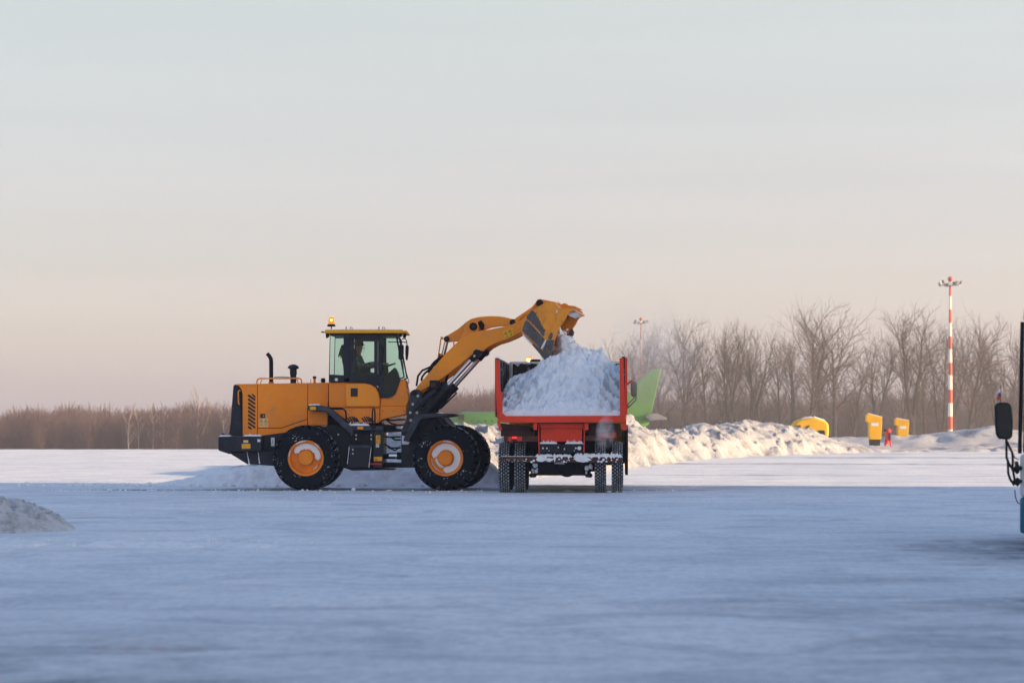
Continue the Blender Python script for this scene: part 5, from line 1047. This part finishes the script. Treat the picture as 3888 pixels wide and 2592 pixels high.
cabinet([(1205, 440), (1270, 415), (1670, 492), (1660, 700), (1632, 1160), (1310, 1160), (1290, 665), (1210, 640)], [(1335, 1160), (1620, 1160), (1612, 1300), (1350, 1300)], [(1362, 672), (1570, 672), (1570, 765), (1362, 765)], 150., 'smaller darker yellow equipment cabinet right of the red steel frame')
o = empty('towing_frame', RY(e1, 950, 1330, 139.), 'red upright A shaped steel frame between the two yellow cabinets', 'frame')
m = MB()
for a_, b_, r in (((985, 790), (880, 1320), .075), ((1010, 850), (1070, 1360), .05), ((1100, 790), (1000, 900), .05), ((930, 1000), (1040, 1120), .06)): m.tube([RY(e1, *a_, 139.), RY(e1, *b_, 139.)], r, 8)
m.build('steel_tube', M['dred'], o)
m = MB(); m.tube([RY(e1, 960, 860, 138.9), RY(e1, 930, 1250, 138.9)], [.13, .1], 10); m.ball(RY(e1, 985, 830, 138.9), (.12, .1, .14)); m.build('body', M['dred'], o)
m = MB(); m.tube([RY(e1, 1020, 880, 138.8), RY(e1, 1040, 1150, 138.8)], .05, 8); m.ball(RY(e1, 880, 800, 138.9), .08); m.build('coupling', M['blacker'], o)
# rounded yellow vehicle half hidden by the bank
def dome():
    Y = 135.; o = empty('snow_vehicle', RY(e2, 900, 900, Y + .8), 'rounded yellow vehicle cab with snow on top standing half behind the snow bank', 'vehicle')
    prof = [(140, 560), (170, 470), (260, 370), (420, 300), (620, 270), (830, 210), (1050, 260), (1230, 330), (1380, 410), (1440, 520), (1450, 700), (1440, 960), (1350, 1000), (300, 1000), (200, 800)]
    m = MB(); rpoly(m, e2, prof, Y, Y + 1.7); m.build('body', M['brightyellow'], o, bevel=.12)
    m = MB(); rpoly(m, e2, [(195, 530), (390, 515), (400, 580), (370, 640), (215, 590)], Y - .02, Y + .1); rpoly(m, e2, [(600, 550), (735, 520), (720, 580), (600, 680), (560, 640)], Y - .02, Y + .1); m.build('window', M['darkglass'], o)
    m = MB(); rpoly(m, e2, [(930, 770), (1100, 710), (1280, 720), (1310, 900), (1200, 890), (1050, 820)], Y - .02, Y + .1); m.build('wheel_arch', M['interior'], o)
    m = MB(); snow_strip(m, RY(e2, 420, 300, Y + .5), RY(e2, 830, 222, Y + .5), .9, .07, 16, 3); snow_strip(m, RY(e2, 830, 222, Y + .5), RY(e2, 1300, 375, Y + .5), .9, .07, 16, 7); m.build('settled_snow', M['cap'], o, smooth=60, recalc=False)
    m = MB(); m.cyl(RY(e2, 560, 290, Y + .5), RY(e2, 560, 190, Y + .5), .05, 8); m.build('beacon', M['decal'], o)
dome()

# ------------------------------------------------------------------ bus at the right edge
def bus():
    Yb = 26.9; xf = P(3872, HOR, Yb).x; BA = R_(-16); rot = lambda mb: (setattr(mb, 'v', [(xf + (x_ - xf) * math.cos(BA) - (y_ - Yb) * math.sin(BA), Yb + (x_ - xf) * math.sin(BA) + (y_ - Yb) * math.cos(BA), z_) for x_, y_, z_ in mb.v]), mb)[1]; o = empty('bus', (xf + 5, Yb + 1.2, 0), 'white and teal bus with a big black mirror reaching in at the right edge', 'bus')
    def fx(z): return xf - .0 + (.0 if z < 1.0 else .02 * (z - 1.0)) + (0 if z < 2.5 else .30 * (z - 2.5) ** 1.5)
    def shell(z0, z1, n, nm, mt, dx=0., x1=11.):
        m = MB(); pts = [(fx(z0 + (z1 - z0) * i / n) + dx, z0 + (z1 - z0) * i / n) for i in range(n + 1)]
        q = [(x_, Yb + 0.002 * dx, z_) for x_, z_ in pts] + [(xf + x1, Yb, z1), (xf + x1, Yb, z0)]
        return rot(m.prism(q, (0, 2.5, 0))).build(nm, M[mt], o, bevel=.03)
    shell(.14, .545, 2, 'lower_skirt', 'busteal'); shell(.55, 1.02, 4, 'body', 'buswhite'); shell(1.025, 2.50, 6, 'window_band', 'darkglass', .03); shell(2.505, 3.1, 8, 'roof', 'buswhite')
    m = MB()
    for dx in (.0, .14): m.tube([(fx(z) + dx + .0, Yb - .01, z) for z in (1.03, 1.5, 2.0, 2.49)], .022, 8)
    for k in range(6): m.box((xf + 1.5 + k * 1.6, Yb - .02, 1.02), (xf + 1.58 + k * 1.6, Yb + .05, 2.51))
    rot(m).build('window_pillar', M['blacker'], o)
    for dx in (1.6, 8.2):
        for yy in (.13, 2.1): m = MB(); m.lathe((xf + dx + .6, Yb + yy + .12, .48), (0, 1, 0), [(.05, -.1), (.28, -.1), (.3, -.13), (.46, -.13), (.48, -.1), (.48, .1), (.46, .13), (.05, .13)], 28); rot(m).build('wheel', M['rubber'], o)
    Ym = Yb - .1
    m = MB(); rpoly(m, c7, [(1608, 1050), (1618, 1028), (1645, 1020), (1700, 1019), (1725, 1030), (1735, 1060), (1744, 1160), (1742, 1270), (1732, 1296), (1710, 1302), (1645, 1298), (1622, 1280), (1612, 1200)], Ym, Ym + .10); mi = m.build('mirror', M['blacker'], o, bevel=.03)
    m = MB(); rpoly(m, c7, [(1618, 1055), (1630, 1034), (1700, 1031), (1724, 1050), (1733, 1160), (1730, 1275), (1705, 1290), (1648, 1286), (1630, 1270), (1622, 1200)], Ym - .006, Ym - .001); m.build('glass', M['mirrorglass'], mi)
    m = MB()
    for pts in (((1690, 1300), (1692, 1440), (1712, 1490), (1740, 1530), (1752, 1600), (1753, 1645)), ((1690, 1310), (1715, 1360), (1735, 1400), (1740, 1440), (1738, 1530)), ((1702, 1470), (1705, 1560), (1722, 1610), (1752, 1650))):
        m.tube([RY(c7, x, y, Ym) for x, y in pts], .014, 8)
    m.cyl(RY(c7, 1740, 1530, Ym), RY(c7, 1800, 1520, Ym + .1), .025, 8); m.cyl(RY(c7, 1748, 1625, Ym), RY(c7, 1800, 1620, Ym + .1), .022, 8); m.ball(RY(c7, 1772, 1525, Ym), (.032, .03, .06)); m.ball(RY(c7, 1775, 1625, Ym), (.03, .03, .05)); m.build('mirror_arm', M['blacker'], o)
    m = MB(); m.tube([RY(c8, x, y, Ym) for x, y in ((322, 880), (335, 905), (358, 918))], .006, 5); m.tube([RY(c8, x, y, Ym) for x, y in ((334, 1095), (338, 1140), (350, 1170), (364, 1178))], .006, 5); m.build('cable', M['blacker'], o)
    m = MB(); rpoly(m, c8, [(338, 926), (357, 926), (357, 950), (338, 948)], Ym + .02, Ym + .08); m.build('side_marker', M['redbrown'], o, bevel=.006)
    m = MB(); m.tube([RY(c8, 248, 577, Ym + .05), RY(c8, 249, 470, Ym + .05)], .004, 5); fl_ = m.build('flag_pole', M['blacker'], o)
    sw_ = [(246, 495, 247, 520, 240, 500), ]
    tri = [((247, 492), (249, 525), (236, 525)), ]
    for (ptl, mt) in (([(247, 490), (248, 516), (238, 518)], 'white'), ([(248, 517), (249, 540), (231, 541), (238, 519)], 'flagblue'), ([(249, 541), (250, 563), (224, 560), (231, 542)], 'dred')):
        if mt == 'flagblue': M['flagblue'] = paint('flag_blue', (.02, .06, .35), (.02, .05, .3), .1, .8, 5, bump=0)
        m = MB(); rpoly(m, c8, ptl, Ym + .048, Ym + .052); m.build('flag', M[mt], fl_)
bus()

# ------------------------------------------------------------------ hangar off to the right whose shade lies over the apron
hg = empty('hangar', (68, -10, 0), 'large grey hangar beside the apron outside the right edge', 'hangar')
m = MB(); m.prism([(46, 47.1, 0), (46, -70, 0), (90, -70, 0), (90, 39.6, 0)], (0, 0, 14)); m.build('wall', M['hangar'], hg, bevel=.1)
m = MB(); m.prism([(45.7, 47.2, 14.002), (45.7, -70.3, 14.002), (68, -70.3, 17.5), (68, 43.5, 17.5)], (0, 0, .35)); m.prism([(68.002, 43.5, 17.5), (68.002, -70.3, 17.5), (90.3, -70.3, 14.002), (90.3, 39.7, 14.002)], (0, 0, .35))
m.prism([(46.1, 47.0, 14.0), (68, 43.3, 17.49), (89.9, 39.5, 14.0)], (0, -.2, 0)); m.prism([(46.1, -69.9, 14.0), (68, -69.9, 17.49), (89.9, -69.9, 14.0)], (0, .2, 0)); m.build('roof', M['hangardark'], hg)
for k in range(4):
    m = MB(); m.box((45.85, -60 + k * 26, 0.02), (45.998, -40 + k * 26, 10)); m.build('sliding_door', M['hangardark'], hg, bevel=.05)

# ------------------------------------------------------------------ trees
def branch(mt, mc, rn, p, d, L_, r, lvl, maxlvl, up=.25, minr=.02, lim=None):
    k = 5 if lvl == 0 else (3 if lvl < 3 else 2); pts = [p.copy()]; dirs = [d.copy()]; q = p.copy(); dd = d.copy()
    for i in range(k):
        j = Vector((rn.gauss(0, 1), rn.gauss(0, 1), rn.gauss(0, .5))) * (.07 if lvl == 0 else .20)
        dd = (dd + j + Vector((0, 0, up * (.1 if lvl == 0 else .35)))).normalized(); q = q + dd * (L_ / k); pts.append(q.copy()); dirs.append(dd.copy())
    minr = (.03, .022, .016, .0115)[lvl]; rs = [max(minr, r * (1 - .75 * i / k)) for i in range(k + 1)]
    (mt if lvl == 0 else mc).tube(pts, rs, 7 if lvl == 0 else (4 if lvl == 1 else 3), cap=False)
    if lvl >= maxlvl: return
    n = [12, 8, 5, 5][lvl]
    for c in range(n):
        t = (.30 + .70 * (c + rn.random()) / n) if lvl == 0 else (.15 + .85 * (c + rn.random()) / n)
        f = min(k - 1e-3, t * k); i = int(f); pp = pts[i].lerp(pts[i + 1], f - i); bd = dirs[i]
        a = rn.uniform(0, 2 * math.pi) if lvl else c * 2.4 + rn.uniform(-.4, .4); side = bd.orthogonal().normalized(); side = (Matrix.Rotation(a, 3, bd) @ side)
        ang = rn.uniform(.40, .80) if lvl == 0 else rn.uniform(.4, .95)
        nd = (bd * math.cos(ang) + side * math.sin(ang)).normalized()
        ll = L_ * (rn.uniform(.38, .55) * (1.15 - .45 * t) if lvl == 0 else rn.uniform(.42, .65)); branch(mt, mc, rn, pp, nd, ll, max(minr, r * (.40 if lvl == 0 else .5) * (1.1 - .5 * t)), lvl + 1, maxlvl, up, minr)
protos = []
for k in range(7):
    rn = random.Random(100 + k); mt, mc = MB(), MB(); fork = k in (2, 4, 6)
    if fork:
        b0 = Vector((0, 0, 0)); h = rn.uniform(3, 6); mt.tube([b0, (.1, 0, h * .5), (0, 0, h)], [.52, .46, .40], 8, cap=False)
        for s in (-1, 1): branch(mt, mc, rn, Vector((0, 0, h)), Vector((s * .22, rn.uniform(-.15, .15), 1)).normalized(), 15.5 - h * .3, .34, 0, 3, .3, .026)
    else: branch(mt, mc, rn, Vector((0, 0, 0)), Vector((rn.uniform(-.05, .05), 0, 1)), 18., .48, 0, 3, .3, .026)
    zmax = max(v[2] for v in mc.v)
    for q in (mt, mc): q.v = [(v[0] * 20 / zmax, v[1] * 20 / zmax, v[2] * 20 / zmax) for v in q.v]
    tk_ = mt.build('bare_tree', M['bark'], smooth=60, recalc=False); cr_ = mc.build('crown', M['twig'], tk_, smooth=0, recalc=False); protos.append((tk_, cr_))
TREES = [  # photo column (display px), depth, top row (display px), proto, width factor
 (1392, 345, 785, 0, 1), (1428, 350, 758, 3, 1.1), (1462, 352, 748, 6, 1.1), (1500, 360, 735, 5, 1), (1530, 345, 745, 1, .9), (1566, 330, 722, 2, .9), (1596, 345, 728, 0, 1), (1622, 335, 735, 3, .9), (1650, 350, 742, 5, 1), (1676, 330, 725, 4, .9),
 (1700, 345, 745, 1, 1), (1728, 335, 742, 6, 1), (1762, 345, 748, 0, 1), (1792, 335, 740, 3, .9), (1858, 325, 682, 2, 1.15), (1915, 325, 686, 1, 1.15), (1888, 350, 760, 5, 1), (1958, 345, 760, 3, .9), (2012, 330, 745, 6, 1.1), (2060, 345, 752, 0, .9), (2095, 330, 692, 4, 1.2),
 (2128, 345, 742, 5, .9), (2165, 350, 735, 2, .9), (2215, 330, 695, 1, 1.15), (2252, 345, 730, 3, 1), (2290, 340, 742, 6, 1), (2325, 345, 738, 0, 1), (2360, 335, 728, 5, 1), (1820, 350, 758, 4, .9), (2190, 335, 722, 6, .9), (2385, 345, 735, 1, 1)]
own = {14: 'tallest bare tree with a wide forked crown above the yellow half hidden vehicle', 15: 'tall narrow crowned bare tree just right of the tallest forked tree', 18: 'bare tree with few upright limbs above the taller yellow cabinet', 20: 'tall open crowned bare tree left of the striped mast',
       23: 'tall spreading bare tree directly right of the striped mast', 0: 'pale hazy bare tree at the left end of the right hand wood beside the truck', 5: 'dense bare tree standing right of the green tail fin', 27: 'bare tree rising behind the bus at the right edge'}
used = set()
for i, (px, Y, top, pi, wf) in enumerate(TREES):
    x = (px - 1176) / 5553 * Y; zt = CAMH + (977 - top + 6) / 5553 * Y; g = G(x, Y); s = (zt - g) / 20
    tk_, cr_ = protos[pi]
    if pi in used: a = tk_.copy(); sc.collection.objects.link(a); b_ = cr_.copy(); b_.parent = a; sc.collection.objects.link(b_)
    else: a = tk_; used.add(pi)
    a.location = (x, Y, g); a.rotation_euler = (0, 0, i * 2.1); a.scale = (s * wf * .86, s * wf * .86, s)
    tag(a, own.get(i, 'middling bare brown tree in the crowded row of the right hand wood'), 'tree', 'bare trees of the right hand wood')
# brushwood: far woods that read as one mass
def brush(mb, rn, x, y, g, h, n, spread, r=.03):
    for k in range(n):
        a = rn.uniform(0, 2 * math.pi); t0 = rn.random() ** .8; z0 = g + h * t0 * .76; bx_, by_ = x + rn.gauss(0, .22) * spread * t0, y + rn.gauss(0, .22) * spread * t0
        d = Vector((math.cos(a) * rn.uniform(.2, 1.1), math.sin(a) * .5, rn.uniform(.35, 1.1))).normalized(); L_ = h * rn.uniform(.12, .30) * (1.1 - .5 * t0)
        p0 = Vector((bx_, by_, z0)); p1 = p0 + d * L_ * .5; p2 = p1 + (d + Vector((rn.gauss(0, .2), 0, .25))).normalized() * L_ * .5
        mb.tube([p0, p1, p2], [r, r * .8, r * .45], 3, cap=False)
    mb.tube([(x, y, g), (x + rn.gauss(0, .3), y, g + h * .5), (x + rn.gauss(0, .5), y, g + h * .92)], [.09, .06, .025], 4, cap=False)
lt = [(-60, 958), (0, 952), (40, 940), (80, 930), (120, 934), (150, 926), (180, 930), (230, 937), (280, 940), (320, 932), (380, 934), (430, 925), (470, 918), (520, 925), (580, 925), (700, 915), (900, 905), (1040, 892), (1150, 888), (1300, 870), (1400, 850)]
mb = MB(); rn = random.Random(5)
for k in range(640):
    px = rn.uniform(-60, 1400); Y = 250 + 90 * rn.random(); x = (px - 1176) / 5553 * Y; g = G(x, Y); zt = CAMH + (977 - interp(lt, px) + 6 + rn.gauss(0, 8) + 12 * nz(px * .02, 3.)) / 5553 * Y
    brush(mb, rn, x, Y, g, max(4, zt - g), 230, 3.4, .017)
tag(mb.build('far_wood', M['wood'], smooth=0, recalc=False), 'far mass of bare brownish woodland along the left horizon', 'woodland', kind='stuff')
mb = MB(); rt = [(1370, 890), (1600, 895), (1900, 905), (2100, 890), (2400, 865)]
for k in range(430):
    px = rn.uniform(1370, 2420); Y = 352 + 60 * rn.random(); x = (px - 1176) / 5553 * Y; g = G(x, Y); zt = CAMH + (977 - interp(rt, px) + rn.gauss(0, 22)) / 5553 * Y
    brush(mb, rn, x, Y, g, max(5, zt - g), 170, 3.6, .018)
tag(mb.build('undergrowth', M['wood'], smooth=0, recalc=False), 'tangled brown undergrowth between and behind the trees of the right wood', 'undergrowth', kind='stuff')
# pale birches in front of the far left wood
for i, (px, top, sc_, lb) in enumerate(((297, 932, .8, 'slender white birch, leftmost of the pale birches'), (317, 938, .6, 'thin white birch just right of the leftmost birch'), (350, 928, .8, 'slightly leaning white birch in the middle of the pale birches'), (378, 945, .6, 'small bent white birch right of the leaning birch'),
                                         (411, 934, .8, 'upright white birch left of the big spreading birch'), (458, 905, 1.2, 'big white birch with wide spreading limbs left of the loader'), (466, 912, .9, 'white birch close behind the big spreading birch'), (515, 925, .9, 'white birch partly hidden behind the loader counterweight'))):
    Y = 251. + i; x = (px - 1176) / 5553 * Y; g = G(x, Y); zt = CAMH + (977 - top) / 5553 * Y; H_ = zt - g; rn = random.Random(30 + i); mt, mc = MB(), MB()
    pts = [Vector((x, Y, g)), Vector((x + rn.gauss(0, .15), Y, g + H_ * .35)), Vector((x + rn.gauss(0, .25), Y, g + H_ * .7)), Vector((x + rn.gauss(0, .3), Y, zt))]
    mt.tube(pts, [.09 * sc_, .07 * sc_, .045 * sc_, .015], 6, cap=False)
    for k in range(int(16 * sc_) + 4):
        t = rn.uniform(.25, .95); f = t * 3; j = min(2, int(f)); p = pts[j].lerp(pts[j + 1], f - j); a = rn.choice([-1, 1]) * rn.uniform(.3, .7); d = Vector((math.sin(a), rn.gauss(0, .2), math.cos(a))).normalized(); L_ = H_ * rn.uniform(.18, .36) * (1.15 - .6 * t) * (1.2 if sc_ > 1 else .9)
        q = p + d * L_ * .5; e_ = q + (d + Vector((0, 0, .3))).normalized() * L_ * .5; mc.tube([p, q, e_], [.028 * sc_, .02 * sc_, .010], 4, cap=False)
        for z_ in range(4): s_ = p.lerp(e_, rn.uniform(.3, 1)); d2 = (d + Vector((rn.gauss(0, .5), 0, .3))).normalized(); mc.tube([s_, s_ + d2 * L_ * .35], [.012, .007], 3, cap=False)
    tr = mt.build('birch', M['birch'], smooth=60, recalc=False, loc=(x, Y, g)); mc.build('crown', M['birch'], tr, smooth=0, recalc=False); tag(tr, lb, 'birch', 'pale birches before the far wood')

# ------------------------------------------------------------------ air: haze, exhaust steam, falling powder
def vol_mat(name, col, dens, noise_scale=None, thr=(.45, .75), fall=None):
    m = bpy.data.materials.new(name); m.use_nodes = True; nt = m.node_tree; nt.nodes.clear(); N = nt.nodes.new; L = nt.links.new
    o = N('ShaderNodeOutputMaterial'); v = N('ShaderNodeVolumePrincipled'); v.inputs['Color'].default_value = (*col, 1); v.inputs['Density'].default_value = dens; v.inputs['Anisotropy'].default_value = .1; L(v.outputs[0], o.inputs['Volume'])
    if noise_scale:
        n = noise_tex(N, L, noise_scale, 5, .6); mr = N('ShaderNodeMapRange'); mr.inputs[1].default_value = thr[0]; mr.inputs[2].default_value = thr[1]; mr.inputs[4].default_value = dens; L(n.outputs[0], mr.inputs[0])
        tc = N('ShaderNodeTexCoord'); mp = N('ShaderNodeMapping'); mp.inputs['Location'].default_value = (-1, -1, -1); mp.inputs['Scale'].default_value = (2, 2, 2); L(tc.outputs['Generated'], mp.inputs[0])
        ln = N('ShaderNodeVectorMath'); ln.operation = 'LENGTH'; L(mp.outputs[0], ln.inputs[0]); mf = N('ShaderNodeMapRange'); mf.inputs[1].default_value = 1.0; mf.inputs[2].default_value = .2; L(ln.outputs['Value'], mf.inputs[0])
        mu = N('ShaderNodeMath'); mu.operation = 'MULTIPLY'; L(mr.outputs[0], mu.inputs[0]); L(mf.outputs[0], mu.inputs[1]); L(mu.outputs[0], v.inputs['Density'])
    return m
m = MB(); m.box((-140, -60, -34), (160, 480, 26)); hz = m.build('haze', vol_mat('thin_frost_haze', (.96, .95, .96), .0004), smooth=0); tag(hz, 'thin frosty haze over the airfield', 'haze', kind='stuff')
m = MB(); c = P(2470, 1360, 52.6); m.ball(c, (1.15, .9, 1.4), 24, 16)
sm_ = m.build('exhaust_steam', vol_mat('exhaust_steam', (.97, .96, .96), 1.15, 1.5, (.36, .75)), smooth=40, loc=tuple(c)); tag(sm_, 'faint white exhaust steam drifting up to the right of the truck bed', 'steam', kind='stuff')
m = MB(); a = TP(1190, 740, B0 - .25); m.tube([TP(1250, 680, B0 - .2), TP(1235, 740, B0 - .2), TP(1205, 850, B0 - .25), TP(1180, 980, B0 - .3), TP(1185, 1090, B0 - .3)], [.04, .12, .21, .21, .08], 16)
sd = m.build('snow_powder', vol_mat('falling_powder', (.97, .97, 1), 9., 6.0, (.40, .70)), smooth=40, loc=tuple(a)); tag(sd, 'veil of fine snow powder falling over the right end of the truck sill', 'snow powder', kind='stuff')
